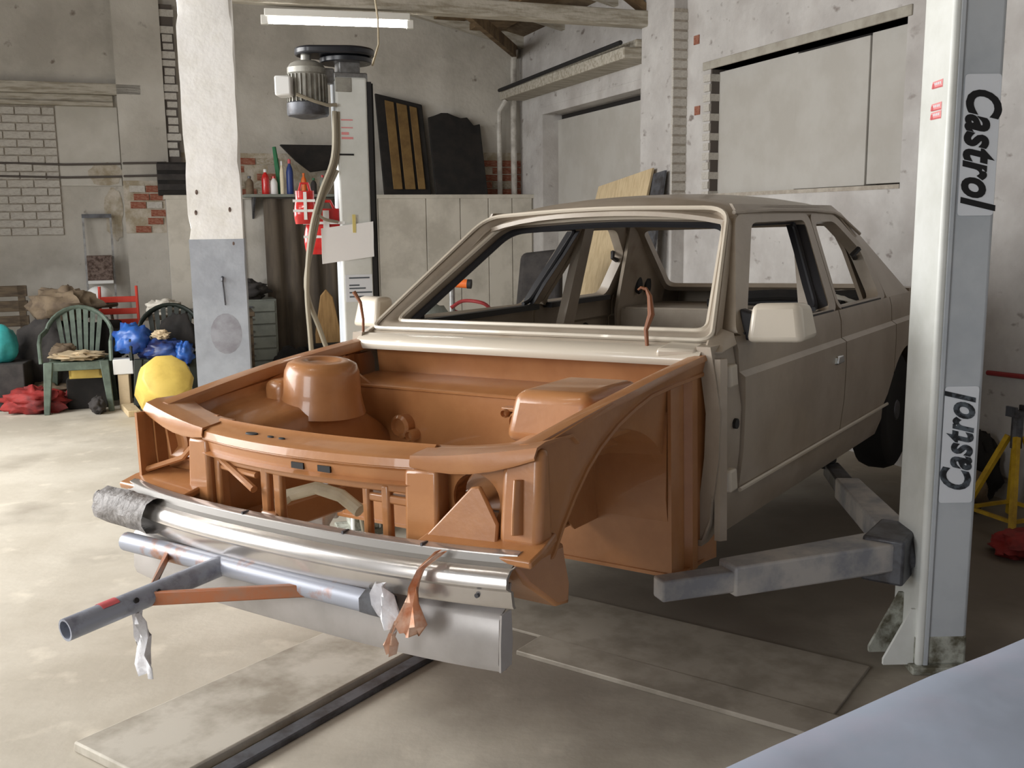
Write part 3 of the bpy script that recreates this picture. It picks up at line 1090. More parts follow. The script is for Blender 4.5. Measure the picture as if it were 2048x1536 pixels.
# slam panel (bonnet landing) between the lamps
rows = []
for x in lin(-.44, .44, 16):
    bow = .055 * (1 - (x / .44) ** 2) - .032
    rows.append([(x, .155 - bow * .6, .168), (x, .15 - bow * .6, .194), (x, .125 - bow * .7, .203), (x, .105 - bow * .8, .190), (x, .06 - bow, .186), (x, .04 - bow, .176), (x, .035 - bow, .155), (x, .05 - bow, .143), (x, .055 - bow, .112), (x, .035 - bow, .106)])
sp = P('slam_panel', MB().grid(rows, off=(0, .004, -.005)), BR, sm=40)
for x, q in ((-.20, .026), (-.11, .013), (-.06, .013), (.03, .024), (.13, .024)):
    bow = .055 * (1 - (x / .44) ** 2) - .032
    b = MB()
    if x < 0:
        b.lathe([(q, .0), (q * .9, .004)], 12, M=Mx.Translation((x, .078 - bow, .1875)) @ Mx.Diagonal((1, .45, 1, 1)))
    else:
        b.bx(x - q, x + q, .048 - bow, .0535 - bow, .117, .135)
    P('dark_slot', b, 'black_rubber', sp)  # black pieces paint the darkness of open slots
# lower rail under the grille, struts, lower crossmember
b = MB()
rows = [[(x, .10 - .03 * (1 - (x / .4) ** 2), z) for z in (.095, .07)] for x in lin(-.42, .42, 8)]
b.grid(rows, off=(0, .03, 0))
P('grille_rail', b, BR, bev=.004)
for x0, x1 in ((-.19, -.155), (-.135, -.10)):
    P('grille_strut', MB().bx(x0, x1, .075, .10, -.10, .10), BR, bev=.008)
for x0, x1 in ((.215, .24), (.285, .315)):
    P('grille_strut', MB().bx(x0, x1, .085, .11, -.10, .09), BR, bev=.008)
P('grille_strut', MB().bx(-.42, -.39, .09, .13, -.10, .10), BR, bev=.008)
P('cross_bar', MB().bx(.22, .40, .09, .12, .035, .06), BR, bev=.006)
P('lower_crossmember', MB().bx(-.50, .50, .08, .16, -.155, -.085), BR, bev=.012)
b = MB()
b.tube([(-.40, .10, .09), (-.20, .06, .02)], .012, 8)
b.tube([(-.43, .11, .06), (-.20, .075, .06)], .010, 8)
P('diagonal_stay', b, BR)
P('strut_foot', MB().hexa([(-.20, .06, -.10), (-.10, .06, -.10), (-.10, .12, -.10), (-.20, .12, -.10)], [(-.19, .07, -.045), (-.12, .07, -.045), (-.12, .11, -.045), (-.19, .11, -.045)]), BR, bev=.008)
# bulkhead: upper wall, step, lower wall
rows = [[(x, y, z) for x in lin(-.72, .72, 6)] for y, z in ((1.13, .335), (1.19, .31), (1.20, .205), (1.19, .205), (.985, .19), (.960, .178), (.945, -.10), (.97, -.25))]
bk = P('bulkhead', MB().grid(rows, off=(0, .012, 0)), BR)
P('bulkhead_bead', MB().tube([(-.60, .962, .183), (.15, .960, .183), (.42, .962, .183)], .007, 6), BR, bk)
for x, z, r in ((-.37, .045, .045), (-.32, .015, .022), (.17, .11, .035), (.20, .07, .022), (.12, .135, .016)):
    Mp = Mx.Translation((x, .95, z)) @ Mx.Rotation(PI / 2, 4, 'X')
    P('bulkhead_boss', MB().lathe([(r, -.01), (r, .035), (r * .75, .045), (r * .6, .03), (r * .3, .03)], 16, M=Mp), BR, bk)
P('bulkhead_bracket', MB().bx(.10, .24, .92, .97, .14, .155), BR, bk, bev=.004)
b = MB()
b.hexa([(.34, .80, .06), (.55, .80, .06), (.60, 1.02, .06), (.34, 1.02, .06)], [(.38, .82, .235), (.55, .80, .235), (.60, 1.05, .235), (.37, 1.05, .235)])
P('bulkhead_box', b, BR, bk, bev=.03, seg=3)
# wiring tail standing on the scuttle
b = MB()
b.tube([(.565, 1.13, .35), (.56, 1.13, .42), (.57, 1.15, .47), (.56, 1.16, .53), (.545, 1.16, .56)], [.006, .008, .012, .009, .004], 8)
b.tube([(.545, 1.16, .555), (.53, 1.155, .56), (.52, 1.15, .552)], [.006, .005, .003], 6)
P('wiring_tail', b, 'wire_brown')
b = MB()
b.tube([(-.755, 1.15, .345), (-.75, 1.15, .42), (-.76, 1.15, .49), (-.785, 1.14, .535)], [.006, .006, .007, .009], 8)
P('wiring_tail', b, 'wire_brown')

# ---------------- bumper and valance
rows = []
for x in lin(-.775, .775, 28):
    e = abs(x / .775)
    y0 = -.085 + .085 * e ** 2.6
    prof = [(.052, -.013), (.046, -.011), (.030, -.016), (.026, -.036), (.022, -.042), (-.004, -.046), (-.020, -.062), (-.022, -.086), (-.012, -.094), (-.002, -.10), (.002, -.135), (.008, -.145)]
    rows.append([(x, y0 + dy - .0, z) for dy, z in prof])
bp = P('bumper', MB().grid(rows, off=(0, .010, -.001)), 'bumper_silver', sm=50)
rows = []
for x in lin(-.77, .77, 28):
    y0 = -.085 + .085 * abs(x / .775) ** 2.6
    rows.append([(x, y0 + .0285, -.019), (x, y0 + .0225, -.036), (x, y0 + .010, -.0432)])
P('bumper_shade_strip', MB().grid(rows, off=(0, .003, 0)), 'bumper_shade', bp)  # dark strip painting the shade on the step below the flange
for x in (-.12, .27, .52):
    y0 = -.085 + .085 * abs(x / .775) ** 2.6
    P('bumper_joint', MB().bx(x - .003, x + .003, y0 + .028, y0 + .052, -.017, -.009), 'steel_dark', bp)
P('bumper_bolt', MB().lathe([(.006, -.003), (.006, .004)], 10, M=Mx.Translation((.69, -.025, -.115)) @ Mx.Rotation(PI / 2, 4, 'X')), 'steel_dark', bp)
rows = []
for x in lin(-.735, .735, 20):
    e = abs(x / .735)
    y0 = -.03 + .05 * e ** 3
    rows.append([(x, y0 + .03, -.10), (x, y0 + .022, -.15), (x, y0 - .005, -.165), (x, y0 - .02, -.18), (x, y0 - .028, -.29), (x, y0 - .02, -.312), (x, y0 + .0, -.315)])
vl = P('valance', MB().grid(rows, off=(0, .008, 0)), 'valance_grey', sm=50)
b = MB()
b.grid([[(.738, .0, -.165), (.742, .035, -.16)], [(.738, -.008, -.24), (.744, .035, -.235)], [(.736, -.008, -.31), (.742, .03, -.30)]], off=(.006, 0, 0))
P('valance_flange', b, 'valance_grey', vl)
# crumpled grey tape round the far bumper end
b = MB()
rows = []
for i, x in enumerate(lin(-.80, -.52, 10)):
    row = []
    for k in range(14):
        a = 2 * PI * k / 14
        q = 1 + .28 * noise.noise(V((x * 9, cos(a) * 1.6, sin(a) * 1.6)))
        row.append((x + .03 * noise.noise(V((a, x * 12, 3))), -.045 - .05 * (x + .8) + .052 * q * cos(a), -.078 + .058 * q * sin(a)))
    rows.append(row)
b.grid(rows, close=True)
P('tape_wrap', b, 'tape_grey', bp, sm=40)
b = MB()
b.ball((-.815, -.06, -.065), (.016, .022, .035), 10, 7)
P('tape_knot', b, 'tape_grey', bp)

# ---------------- tow frame under the bumper
def carp(x, y, z):
    return CARM @ V((x, y, z))


tow = empty('tow_bar', 'blue-grey tube tow bar with brown braces fixed under the silver bumper', 'tow bar', M=CARM)
tz = -.175
b = MB()
b.tube([(-.66, -.075, tz), (.40, -.075, tz)], .030, 16)
b.build('cross_tube', 'tow_mixed', tow)
b = MB()
b.tube([(.37, -.075, tz), (.445, -.075, tz)], .036, 6)
b.build('end_nut', 'steel_dark', tow)
b = MB()
rows = []
A, B_ = V((-.20, -.075, tz)), V((-.215, -.56, -.205))
D = (B_ - A).normalized()
X = D.cross(V((0, 0, 1))).normalized()
Y = D.cross(X)
for q, r in ((A, .030), (B_, .030), (B_, .024), (B_ - D * .2, .024)):
    rows.append([q + X * (r * cos(2 * PI * k / 18)) + Y * (r * sin(2 * PI * k / 18)) for k in range(18)])
b.grid(rows, close=True)
dt = b.build('draw_tube', 'tow_blue', tow)
for t, r in ((.62, .0075), (.48, .006)):
    p = A.lerp(B_, t)
    b = MB()
    b.tube([p + V((.026, 0, .012)), p + V((.032, 0, .015))], r, 8)
    b.build('bolt_hole_plug', 'black_rubber', dt)
b = MB()
p, q = A.lerp(B_, .70), A.lerp(B_, .80)
rr = [[c + X * (.0306 * cos(a)) + Y * (.0306 * sin(a)) for a in lin(-2.3, -.7, 6)] for c in (p, p.lerp(q, .5), q)]
b.grid(rr, off=(0, 0, .001))
b.build('red_paint_smear', 'print_red', dt)
b = MB()
b.hexa([(-.215, -.33, -.215), (-.195, -.33, -.215), (.17, -.085, -.20), (.13, -.085, -.20)], [(-.215, -.33, -.175), (-.195, -.33, -.175), (.17, -.085, -.165), (.13, -.085, -.165)])
b.build('brace', 'tow_brown', tow, bev=.004)
b = MB()
b.hexa([(-.215, -.31, -.20), (-.205, -.325, -.20), (-.43, -.085, -.19), (-.45, -.085, -.19)], [(-.215, -.31, -.18), (-.205, -.325, -.18), (-.43, -.085, -.165), (-.45, -.085, -.165)])
b.build('brace', 'tow_brown', tow, bev=.003)


def rag(name, path, wid, m, label, seed=0, cat='rag'):
    "a thin crumpled strip hanging along a path (car coordinates)"
    Pp = [V(p) for p in path]
    rows = []
    n = len(Pp)
    for i, p in enumerate(Pp):
        w = wid[i]
        row = []
        for j in range(7):
            t = j / 6 - .5
            off = V((t * w, .012 * sin(t * 9 + i * 1.3 + seed), .006 * noise.noise(V((i * .9, j, seed)))))
            row.append(p + off + V((0, .35 * w * noise.noise(V((i * .7 + seed, j * .6, 2))), 0)))
        rows.append(row)
    b = MB()
    base = Pp[0]
    rows = [[q - base for q in r] for r in rows]
    b.grid(rows, off=(0, .004, 0))
    return b.build(name, m, M=CARM @ Mx.Translation(base), sm=70, label=label, cat=cat)


rag('masking_rag', [(.455, -.115, -.10), (.46, -.118, -.125), (.467, -.12, -.15), (.478, -.12, -.185), (.49, -.12, -.21)], [.04, .06, .05, .08, .04], 'rag_white', 'white torn masking rag hanging over the lower bumper face', 1)
rag('masking_rag', [(.60, -.05, -.012), (.575, -.10, -.045), (.568, -.115, -.085), (.558, -.115, -.13), (.55, -.118, -.185), (.545, -.12, -.215)], [.025, .022, .026, .04, .075, .045], 'rag_brown', 'brown stained masking strip pulled across the bumper top', 4)
rag('masking_rag', [(.515, -.12, -.18), (.50, -.125, -.215), (.492, -.127, -.245), (.492, -.128, -.275)], [.012, .015, .03, .016], 'rag_brown', 'small brown twist of tape dangling below the white rag', 6)
rag('masking_rag', [(-.205, -.36, -.222), (-.20, -.36, -.25), (-.195, -.36, -.29), (-.20, -.36, -.33), (-.195, -.36, -.37), (-.185, -.36, -.40)], [.025, .03, .045, .075, .08, .06], 'rag_white', 'long white rag dangling from the tow bar tube', 8)
# pale hose seen through the grille
b = MB()
b.tube([(-.34, .22, -.115), (-.32, .30, -.07), (-.25, .36, -.05), (-.16, .38, -.07), (-.08, .38, -.11)], .022, 10)
b.build('coolant_hose', 'cream', M=CARM @ Mx.Translation((0, 0, 0)), label='pale curved hose lying behind the grille struts of the car', cat='hose')
# dark seals lying on the parcel shelf
for i, (x, m_) in enumerate(((.1, 'black_rubber'), (.3, 'felt_black'))):
    b = MB()
    b.tube([(x - .3, 3.36, .335), (x - .1, 3.40, .345), (x + .15, 3.45, .335), (x + .35, 3.43, .345), (x + .45, 3.36, .335)], .024 + .006 * i, 8)
    b.build('rubber_seal', m_, M=CARM @ Mx.Translation((0, 0, .0 + .04 * i)), label=('dark rubber door seal lying across the parcel shelf', 'thicker black felt roll on top of the parcel shelf')[i], cat='seal')
lump('sponge_block', (.34, .24, .10), 'sheet_white', 5, CARM @ V((.52, 3.52, .31)), amp=.15, label='pale rag heap on the parcel shelf of the car shell', cat='rag')

# ================================================================== the lift
TXM = None


def post_body(b, w, d, h, t=.0):
    return b


def lift_post(label, loc, rz, near):
    """column standing at loc; local -x is the pale side, local -y the sticker side"""
    r = empty('lift_post', label, 'lift', 'posts of the two-post lift', loc=loc, rz=rz)
    h = 3.3 if near else 2.22
    k = 1 if near else .70
    b = MB()
    b.bx(-.105, .105, -.13, .13, 0, .025)
    b.build('base_plate', 'post_dirty', r, bev=.004)
    b = MB()
    b.bx(-.085, -.055, -.108 * k, .108 * k, .02, h)
    b.build('pale_face', 'post_white', r, bev=.012, seg=3)
    b = MB()
    b.bx(-.06, .09, -.098 * k, .098 * k, .02, h)
    b.build('column_box', 'post_grey', r, bev=.014, seg=3)
    b = MB()
    b.bx(-.06, -.042, -.106 * k, -.094 * k, .02, h)
    b.build('edge_rail', 'post_grey', r, bev=.004)
    b = MB()
    b.bx(-.0865, .0915, -.101 * k, .101 * k, .02, .13)
    b.build('grimy_foot', 'post_dirty', r, bev=.012)
    return r


NP = V((1.459, 3.338, 0))
np_ = lift_post('near lift post with oil brand stickers on its grey face, beside the beige doors', NP, math.radians(1), True)
# gusset at the foot
b = MB()
b.prism([(-.085, .02, .02), (-.20, .02, .02), (-.20, .02, .04), (-.10, .02, .24), (-.085, .02, .24)], (0, .014, 0))
b.build('gusset', 'post_dirty', np_)
b = MB()
b.prism([(-.085, -.085, .02), (-.19, -.085, .02), (-.19, -.085, .04), (-.10, -.085, .22), (-.085, -.085, .22)], (0, .012, 0))
b.build('gusset', 'post_white', np_)


def sticker(parent, z0, z1, x0, x1, text, m, size, sx_, flip=False, bold=.006):
    y = -.1005
    b = MB()
    pl = rnd([(x0, y, z0), (x1, y, z0), (x1, y, z1), (x0, y, z1)], .012, 4)
    b.prism(pl, (0, -.0012, 0))
    st = b.build('sticker', 'sticker_white', parent, sm=0)
    # text reads downwards, tops of the letters to the right
    M = Mx.Translation(((x0 + x1) / 2, y - .0022, (z0 + z1) / 2)) @ Mx(((0, 1, 0, 0), (0, 0, -1, 0), (-1, 0, 0, 0), (0, 0, 0, 1))) @ Mx.Rotation(PI if flip else 0, 4, 'Z')
    text_mesh(text, size, .32, bold, 'lettering', m, st, M, sx=sx_, spacing=1.06)
    return st


sticker(np_, 1.548, 1.985, -.033, .082, 'Castrol', 'print_black', .150, .76, bold=.0055)
st2 = sticker(np_, .60, .995, -.038, .075, 'Castrol', 'print_worn', .138, .74, flip=True, bold=.0045)
for k, zz in enumerate((1.965, 1.895, 1.868)):
    b = MB()
    b.hexa([(-.0862, -.062, zz - .013), (-.0855, -.062, zz - .013), (-.0855, .02, zz - .01), (-.0862, .02, zz - .01)], [(-.0862, -.062, zz + .012), (-.0855, -.062, zz + .012), (-.0855, .012, zz + .010), (-.0862, .012, zz + .010)])
    g = b.build('small_sticker', 'print_pink', np_, sm=0)
    b = MB()
    b.bx(-.0870, -.0862, -.058, .012, zz - .012, zz - .008)
    b.bx(-.0870, -.0862, -.002, .012, zz - .01, zz + .004)
    b.build('sticker_print', 'print_red', g, sm=0)
    b = MB()
    for q in range(4):
        b.bx(-.0870, -.0862, -.05 + q * .013, -.042 + q * .013, zz - .002, zz + .006)
    b.build('sticker_letters', 'sticker_white', g, sm=0)


# carriage and arms; drawn in car directions from the post
def lift_arms(parent, s):
    """arms as children of the post; coordinates of the car frame with world-up z"""
    base = Mx.Translation(parent.location) @ Mx.Rotation(parent.rotation_euler.z, 4, 'Z')
    L = Mx(((_lt.x, LD.x, 0, CO.x), (_lt.y, LD.y, 0, CO.y), (0, 0, 1, CO.z), (0, 0, 0, 1)))
    Q = base.inverted() @ L
    dz = .026 * s
    px, py = s * 1.262, 1.60

    def arm(x0, y0, x1, y1, w0, w1, z0, z1, name, m):
        a, c = V((x0, y0, 0)), V((x1, y1, 0))
        n = (c - a).normalized().cross(V((0, 0, 1)))
        pts = [a + n * w0, c + n * w1, c - n * w1, a - n * w0]
        bb = MB()
        bb.hexa([p + V((0, 0, z0 + dz)) for p in pts], [p + V((0, 0, z1 + dz)) for p in pts], M=Q)
        return bb.build(name, m, parent, bev=.008)

    bb = MB()
    bb.bx(px - .07, px + .07, 1.50, 1.74, -.46 + dz, -.30 + dz, M=Q)
    bb.build('carriage', 'steel_dark', parent, bev=.01)
    arm(px, 1.58, s * .90, 1.03, .075, .05, -.415, -.315, 'front_arm', 'arm_metal')
    arm(s * .93, 1.07, s * .755, .83, .040, .034, -.405, -.335, 'front_arm_extension', 'arm_metal')
    arm(px, 1.70, s * .90, 2.32, .06, .05, -.41, -.32, 'rear_arm', 'arm_metal')
    arm(s * .92, 2.28, s * .74, 2.62, .040, .034, -.40, -.335, 'rear_arm_extension', 'steel_dark')
    for yy, xx in ((1.13, .715), (2.58, .72)):
        bb = MB()
        bb.lathe([(.04, -.36 + dz), (.04, -.335 + dz), (.045, -.33 + dz), (.045, -.303 + dz)], 18, M=Q @ Mx.Translation((s * xx, yy + .03, 0)))
        bb.build('lifting_pad', 'black_rubber', parent)


lift_arms(np_, 1)
b = MB()
b.tube([(-.088, -.03, .36), (-.10, -.03, .39), (-.105, -.02, .43), (-.10, -.01, .46)], [.028, .032, .030, .02], 10)
b.build('chain_roller', 'steel_dark', np_)

FP = V((-.765, 4.92, 0))
frz = math.atan2(-.938, .347)      # direction of the pale face's normal
fp_ = lift_post('far lift post carrying the electric motor, behind the engine bay', FP, frz + PI, False)
# opening with black dust strip on the side toward the car
b = MB()
b.bx(-.084, -.03, .075, .095, .1, 2.2)
b.build('dust_strip', 'black_rubber', fp_)
b = MB()
b.bx(-.03, .10, .068, .115, .1, 2.2)
b.build('dust_strip', 'black_rubber', fp_)
for zz, hh in ((2.02, .006), (1.985, .005), (1.955, .012), (1.935, .01)):
    b = MB()
    b.bx(-.0865, -.0855, -.055, .0 - .02 * (hh > .01), zz, zz + hh)
    b.build('faded_print', 'print_pink', fp_, sm=0)
b = MB()
b.bx(-.088, -.0855, -.082, .0, 1.86, 1.868)
b.build('dark_band', 'print_black', fp_, sm=0)
b = MB()
b.bx(-.0875, -.0855, -.062, .068, 1.17, 1.30)
lb = b.build('rating_label', 'sticker_white', fp_, sm=0)
b = MB()
for k, (zz, w) in enumerate(((1.285, .10), (1.25, .05), (1.235, .08), (1.215, .11), (1.195, .07))):
    b.bx(-.0882, -.0874, -.045, -.045 + w, zz - .004, zz + .003)
b.build('label_print', 'print_grey', lb, sm=0)
# head: bracket, belt guard, motor
b = MB()
b.bx(-.08, .09, -.08, .08, 2.20, 2.24)
b.bx(-.05, -.01, -.14, -.07, 2.19, 2.26)
b.bx(-.06, .05, -.05, .05, 2.235, 2.32)
b.build('head_bracket', 'steel_grey', fp_, bev=.006)
b = MB()
b.bx(-.0895, -.083, -.076, -.0, 2.15, 2.215)
b.build('head_cover', 'cast_grey', fp_, bev=.004)
out = []
for k in range(40):
    a = 2 * PI * k / 40
    out.append((.0 + .14 * cos(a), -.005 + .135 * sin(a)) if sin(a) > -.3 else (.0 + .10 * cos(a), -.19 + .075 * (sin(a) + .3)))
b = MB()
b.prism([(x, y, 2.318) for x, y in out], (0, 0, .036))
b.build('belt_guard', 'black_gloss', fp_, bev=.01, seg=3)
b = MB()
b.lathe([(.118, 2.288), (.122, 2.292), (.122, 2.31), (.11, 2.318)], 32, M=Mx.Translation((0, -.005, 0)))
b.build('pulley', 'black_gloss', fp_)
Mm = Mx.Translation((-.02, -.195, 2.318)) @ Mx.Diagonal((.82, .82, .80, 1)) @ Mx.Translation((0, 0, -2.285))
b = MB()
b.lathe([(.07, 1.955), (.098, 1.965), (.105, 1.99), (.105, 2.0), (.10, 2.01), (.10, 2.17), (.108, 2.18), (.108, 2.21), (.09, 2.235), (.06, 2.25), (.03, 2.252), (.028, 2.285)], 32, M=Mm)
mo_ = b.build('motor', 'cast_grey', fp_)
for k in range(26):
    a = 2 * PI * k / 26
    b = MB()
    b.bx(.097, .116, -.0025, .0025, 2.015, 2.17, M=Mm @ Mx.Rotation(a, 4, 'Z'))
    b.build('cooling_fin', 'cast_grey', mo_, sm=0)
b = MB()
b.lathe([(.112, 1.94), (.118, 1.95), (.118, 2.01), (.108, 2.02)], 32, M=Mm)
b.lathe([(.05, 1.925), (.11, 1.942)], 32, M=Mm)
b.build('fan_cowl', 'steel_dark', mo_)
b = MB()
b.bx(-.165, -.03, -.150, -.06, 2.04, 2.15, M=Mm @ Mx.Rotation(.35, 4, 'Z'))
b.build('terminal_box', 'plastic_white', mo_, bev=.008)
b = MB()
b.tube([V((-.11, -.26, 2.13)), V((-.12, -.18, 2.10)), V((-.11, -.12, 2.085)), V((-.095, -.075, 2.09))], .008, 6)
b.build('motor_lead', 'hose_grey', mo_)
# switch hoses tied to the post
fl_ = FP + V((-.14, -.09, 0))
for i, (dx, dy) in enumerate(((0, 0), (.03, .02))):
    b = MB()
    pts = [(-.095, -.085, 2.06), (-.10, -.10, 1.85), (-.12, -.17, 1.68), (-.135, -.225, 1.50), (-.14, -.255, 1.25), (-.14, -.25 + .055 * i, 1.03), (-.13, -.24 + .11 * i, .80), (-.12, -.22 + .15 * i, .35), (-.12, -.2 + .18 * i, .02)]
    b.tube(smooth([(x + dx * .6, y + dy * (k < 4), z) for k, (x, y, z) in enumerate(pts)]), .012, 8)
    b.build('power_cable', 'hose_grey', fp_)
b = MB()
b.tube(smooth([(-.09, -.08, 1.79), (-.10, -.13, 1.70), (-.11, -.19, 1.62), (-.12, -.165, 1.57), (-.10, -.09, 1.55)]), .008, 6)
b.build('thin_cable', 'hose_grey', fp_)
# paper sheet taped to the post
b = MB()
rows = [[(-.093 + .004 * sin(i * 2), -.17 + .25 * t, z + .03 * t) for t in lin(0, 1, 6)] for i, z in enumerate((1.355, 1.40, 1.46, 1.522))]
b.grid(rows, off=(-.0015, 0, 0))
pp = b.build('paper_sheet', 'paper', loc=FP, rz=frz + PI, label='white paper sheet taped to the far lift post', cat='paper')
b = MB()
b.bx(-.099, -.0955, -.02, -.005, 1.50, 1.585)
b.build('tape_strip', 'tape_yellow', pp, sm=0)
for o in list(fp_.children_recursive) + [pp] + list(pp.children):
    if o.name.split('.')[0] in ('base_plate', 'pale_face', 'column_box', 'grimy_foot'): continue
    for vv in o.data.vertices: vv.co.y = -vv.co.y
    o.data.flip_normals()
lift_arms(fp_, -1)
# red glossy bags beside the post
Rz = Mx.Translation(FP) @ Mx.Rotation(frz + PI, 4, 'Z')


def strip_bag(name, loc, w, d, h, label, rz, seed):
    root = empty(name, label, 'bag', loc=loc, rz=rz)
    rows = []
    for i, t in enumerate(lin(0, 1, 8)):
        q = 1 + .08 * noise.noise(V((i, seed, 2)))
        k = .55 + .45 * sin(PI * min(1, t * 1.25 + .12))
        rows.append([(w / 2 * q * k ** .3 * math.copysign(abs(cos(a)) ** .5, cos(a)), d / 2 * k * math.copysign(abs(sin(a)) ** .6, sin(a)), t * h) for a in [2 * PI * j / 20 for j in range(20)]])
    b = MB()
    b.grid(rows, close=True)
    b.add(rows[0], [tuple(range(19, -1, -1))])
    b.add(rows[-1], [tuple(range(20))])
    b.build('bag_body', 'red_gloss', root)
    for zz in (.36, .66):
        b = MB()
        b.bx(-w * .49, w * .49, -d * .53, -d * .42, h * zz, h * zz + .012)
        b.build('white_stripe', 'plastic_white', root, sm=0)
    b = MB()
    b.bx(-w * .02, w * .12, -d * .54, -d * .40, .02, h * .96)
    b.build('white_stripe', 'plastic_white', root, sm=0)
    b = MB()
    b.tube([(-w * .25, 0, h * .97), (-w * .15, 0, h + .035), (w * .15, 0, h + .035), (w * .25, 0, h * .97)], .007, 6)
    b.build('bag_handle', 'red_gloss', root)
    return root


strip_bag('red_bag', W(612, 448, 4.83) + V((0, 0, 0)), .105, .10, .155, 'small red glossy bag with white stripes hung at the cable', .1, 1)
strip_bag('red_bag', W(652, 508, 4.86), .20, .10, .215, 'larger red glossy bag with a white band behind the paper sheet', .12, 3)

# steel plate across the floor between the posts
L0 = Mx(((_lt.x, LD.x, 0, CO.x), (_lt.y, LD.y, 0, CO.y), (0, 0, 1, 0), (0, 0, 0, 1)))
b = MB()
b.bx(-1.25, 1.24, 1.09, 1.50, 0, .012)
b.build('cover_plate', 'floor_plate', M=L0, bev=.003, label='flat steel cover plate on the floor between the lift posts', cat='plate')
b = MB()
b.bx(.15, 1.5, .92, 1.08, 0, .018)
b.build('cover_plate', 'floor_plate', M=L0, bev=.003, label='narrow dark steel strip lying in front of the wide cover plate', cat='plate')
# long low plank in front of the car
b = MB()
b.hexa([(-.575, -.36, 0), (-.155, -.36, 0), (-.145, 1.06, 0), (-.51, 1.06, 0)], [(-.572, -.357, .032), (-.158, -.357, .032), (-.148, 1.06, .032), (-.507, 1.06, .032)])
pk = b.build('ramp_plank', 'plank_concrete', M=L0, bev=.006, label='long low ramp plank on the floor leading under the car nose', cat='ramp')
b = MB()
b.bx(-.125, -.07, -.3, 1.06, 0, .022)
b.build('plank_shade_strip', 'steel_dark', M=L0, bev=.004, label='added dark strip for the shaded edge along the ramp plank', cat='shade strip')  # dark strip added to paint the shaded line beside the plank

# ================================================================== column
colm = empty('workshop_column', 'square column, white above and grey below, with flaking edges', 'column', loc=(-1.655, 5.72, 0), rz=math.radians(13))


def flaky(z0, z1, w, seed, amp):
    rows = []
    n = int((z1 - z0) / .07)
    for i in range(n + 1):
        z = z0 + (z1 - z0) * i / n
        ring = []
        for cx, cy in ((-1, -1), (-.7, -1), (0, -1), (.7, -1), (1, -1), (1, -.7), (1, .7), (1, 1), (-1, 1), (-1, 0)):
            e = amp * max(0, noise.noise(V((cx * 3 + seed, cy * 2, z * 5)))) if abs(cx) == 1 and abs(cy) == 1 and 0 < i < n else 0
            ring.append((cx * (w / 2 - e), cy * (w / 2 - e * .6), z))
        rows.append(ring)
    b = MB()
    b.grid(rows, close=True)
    b.add(rows[0], [tuple(range(9, -1, -1))])
    b.add(rows[-1], [tuple(range(10))])
    return b


flaky(0, 1.465, .292, 2, .004).build('grey_lower_shaft', 'column_grey', colm, sm=25)
flaky(1.46, 4.35, .286, 5, .03).build('white_upper_shaft', 'column_white', colm, sm=25)
b = MB()
b.tube([(.02, -.148, 1.255), (.02, -.16, 1.25), (.02, -.165, 1.235)], .008, 6)
b.tube([(.02, -.150, 1.24), (.028, -.150, 1.10)], .0035, 6)
b.build('key_hook', 'steel_dark', colm)
b = MB()
b.lathe([(.085, 0), (.06, .002)], 18, M=Mx.Translation((.025, -.1462, .94)) @ Mx.Rotation(PI / 2, 4, 'X') @ Mx.Diagonal((1, 1.35, 1, 1)))
b.build('rubbed_patch', 'rubbed_paint', colm)
for x, z in ((-.10, 1.61), (.08, 1.625), (.09, 1.44), (-.09, 1.72)):
    b = MB()
    b.ball((x, -.143, z), (.008, .005, .014), 8, 6)
    b.build('chip', 'rust_patch', colm)

# ================================================================== fluorescent lamps
def lamp(a, c, label, group=None, power=60):
    a, c = V(a), V(c)
    d = c - a
    L = d.length
    r = empty('fluorescent_lamp', label, 'lamp', group, loc=(a + c) / 2, rz=math.atan2(d.y, d.x))
    b = MB()
    b.bx(-L / 2, L / 2, -.04, .04, .03, .085)
    b.build('lamp_body', 'lamp_body', r, bev=.006)
    b = MB()
    b.tube([(-L / 2 + .03, 0, 0), (L / 2 - .03, 0, 0)], .022, 12)
    b.build('tube', 'tube_glow', r)
    for s in (-1, 1):
        b = MB()
        b.bx(s * L / 2 - .028, s * L / 2 + .028, -.025, .025, -.03, .04, )
        b.build('end_socket', 'lamp_body', r, bev=.006)
    return r


lamp(FL(529, 41, 3.075), FL(820, 50, 3.075), 'lit fluorescent tube lamp under the tie beam')
b = MB()
pts = [W(748, -14, 6.2), W(756, 40, 6.0), W(757, 90, 5.6), W(745, 130, 5.05)]
b.tube(pts, .006, 6)
b.build('ceiling_rope', 'cream', label='thin pale cord hanging down from the roof to the lift motor', cat='rope')
for x, y, z, q in ((-3.6, 5.2, 3.5, 'fluorescent tube lamp hung from the roof over the open floor left of the column'), (-1.6, 2.6, 3.5, 'fluorescent tube lamp hung from the roof above the silver bumper'), (-3.4, 1.2, 3.5, 'fluorescent tube lamp hung from the roof over the bare floor before the tow bar')):
    r = lamp((x - .56, y - .2, z), (x + .56, y + .2, z), q)
    for sx_ in (-.4, .4):
        b = MB()
        b.tube([(sx_, 0, .08), (sx_, 0, 1.0)], .006, 6)
        b.build('hanger', 'lamp_body', r)

# ================================================================== things along the back wall
def RB(name, label, cat, u, v, z=0, group=None, turn=0):
    "empty in room directions: local x along the wall to the left, y into the room"
    return empty(name, label, cat, group, loc=rw(u, v, z), rz=RYAW + turn)


ZL = 1.845
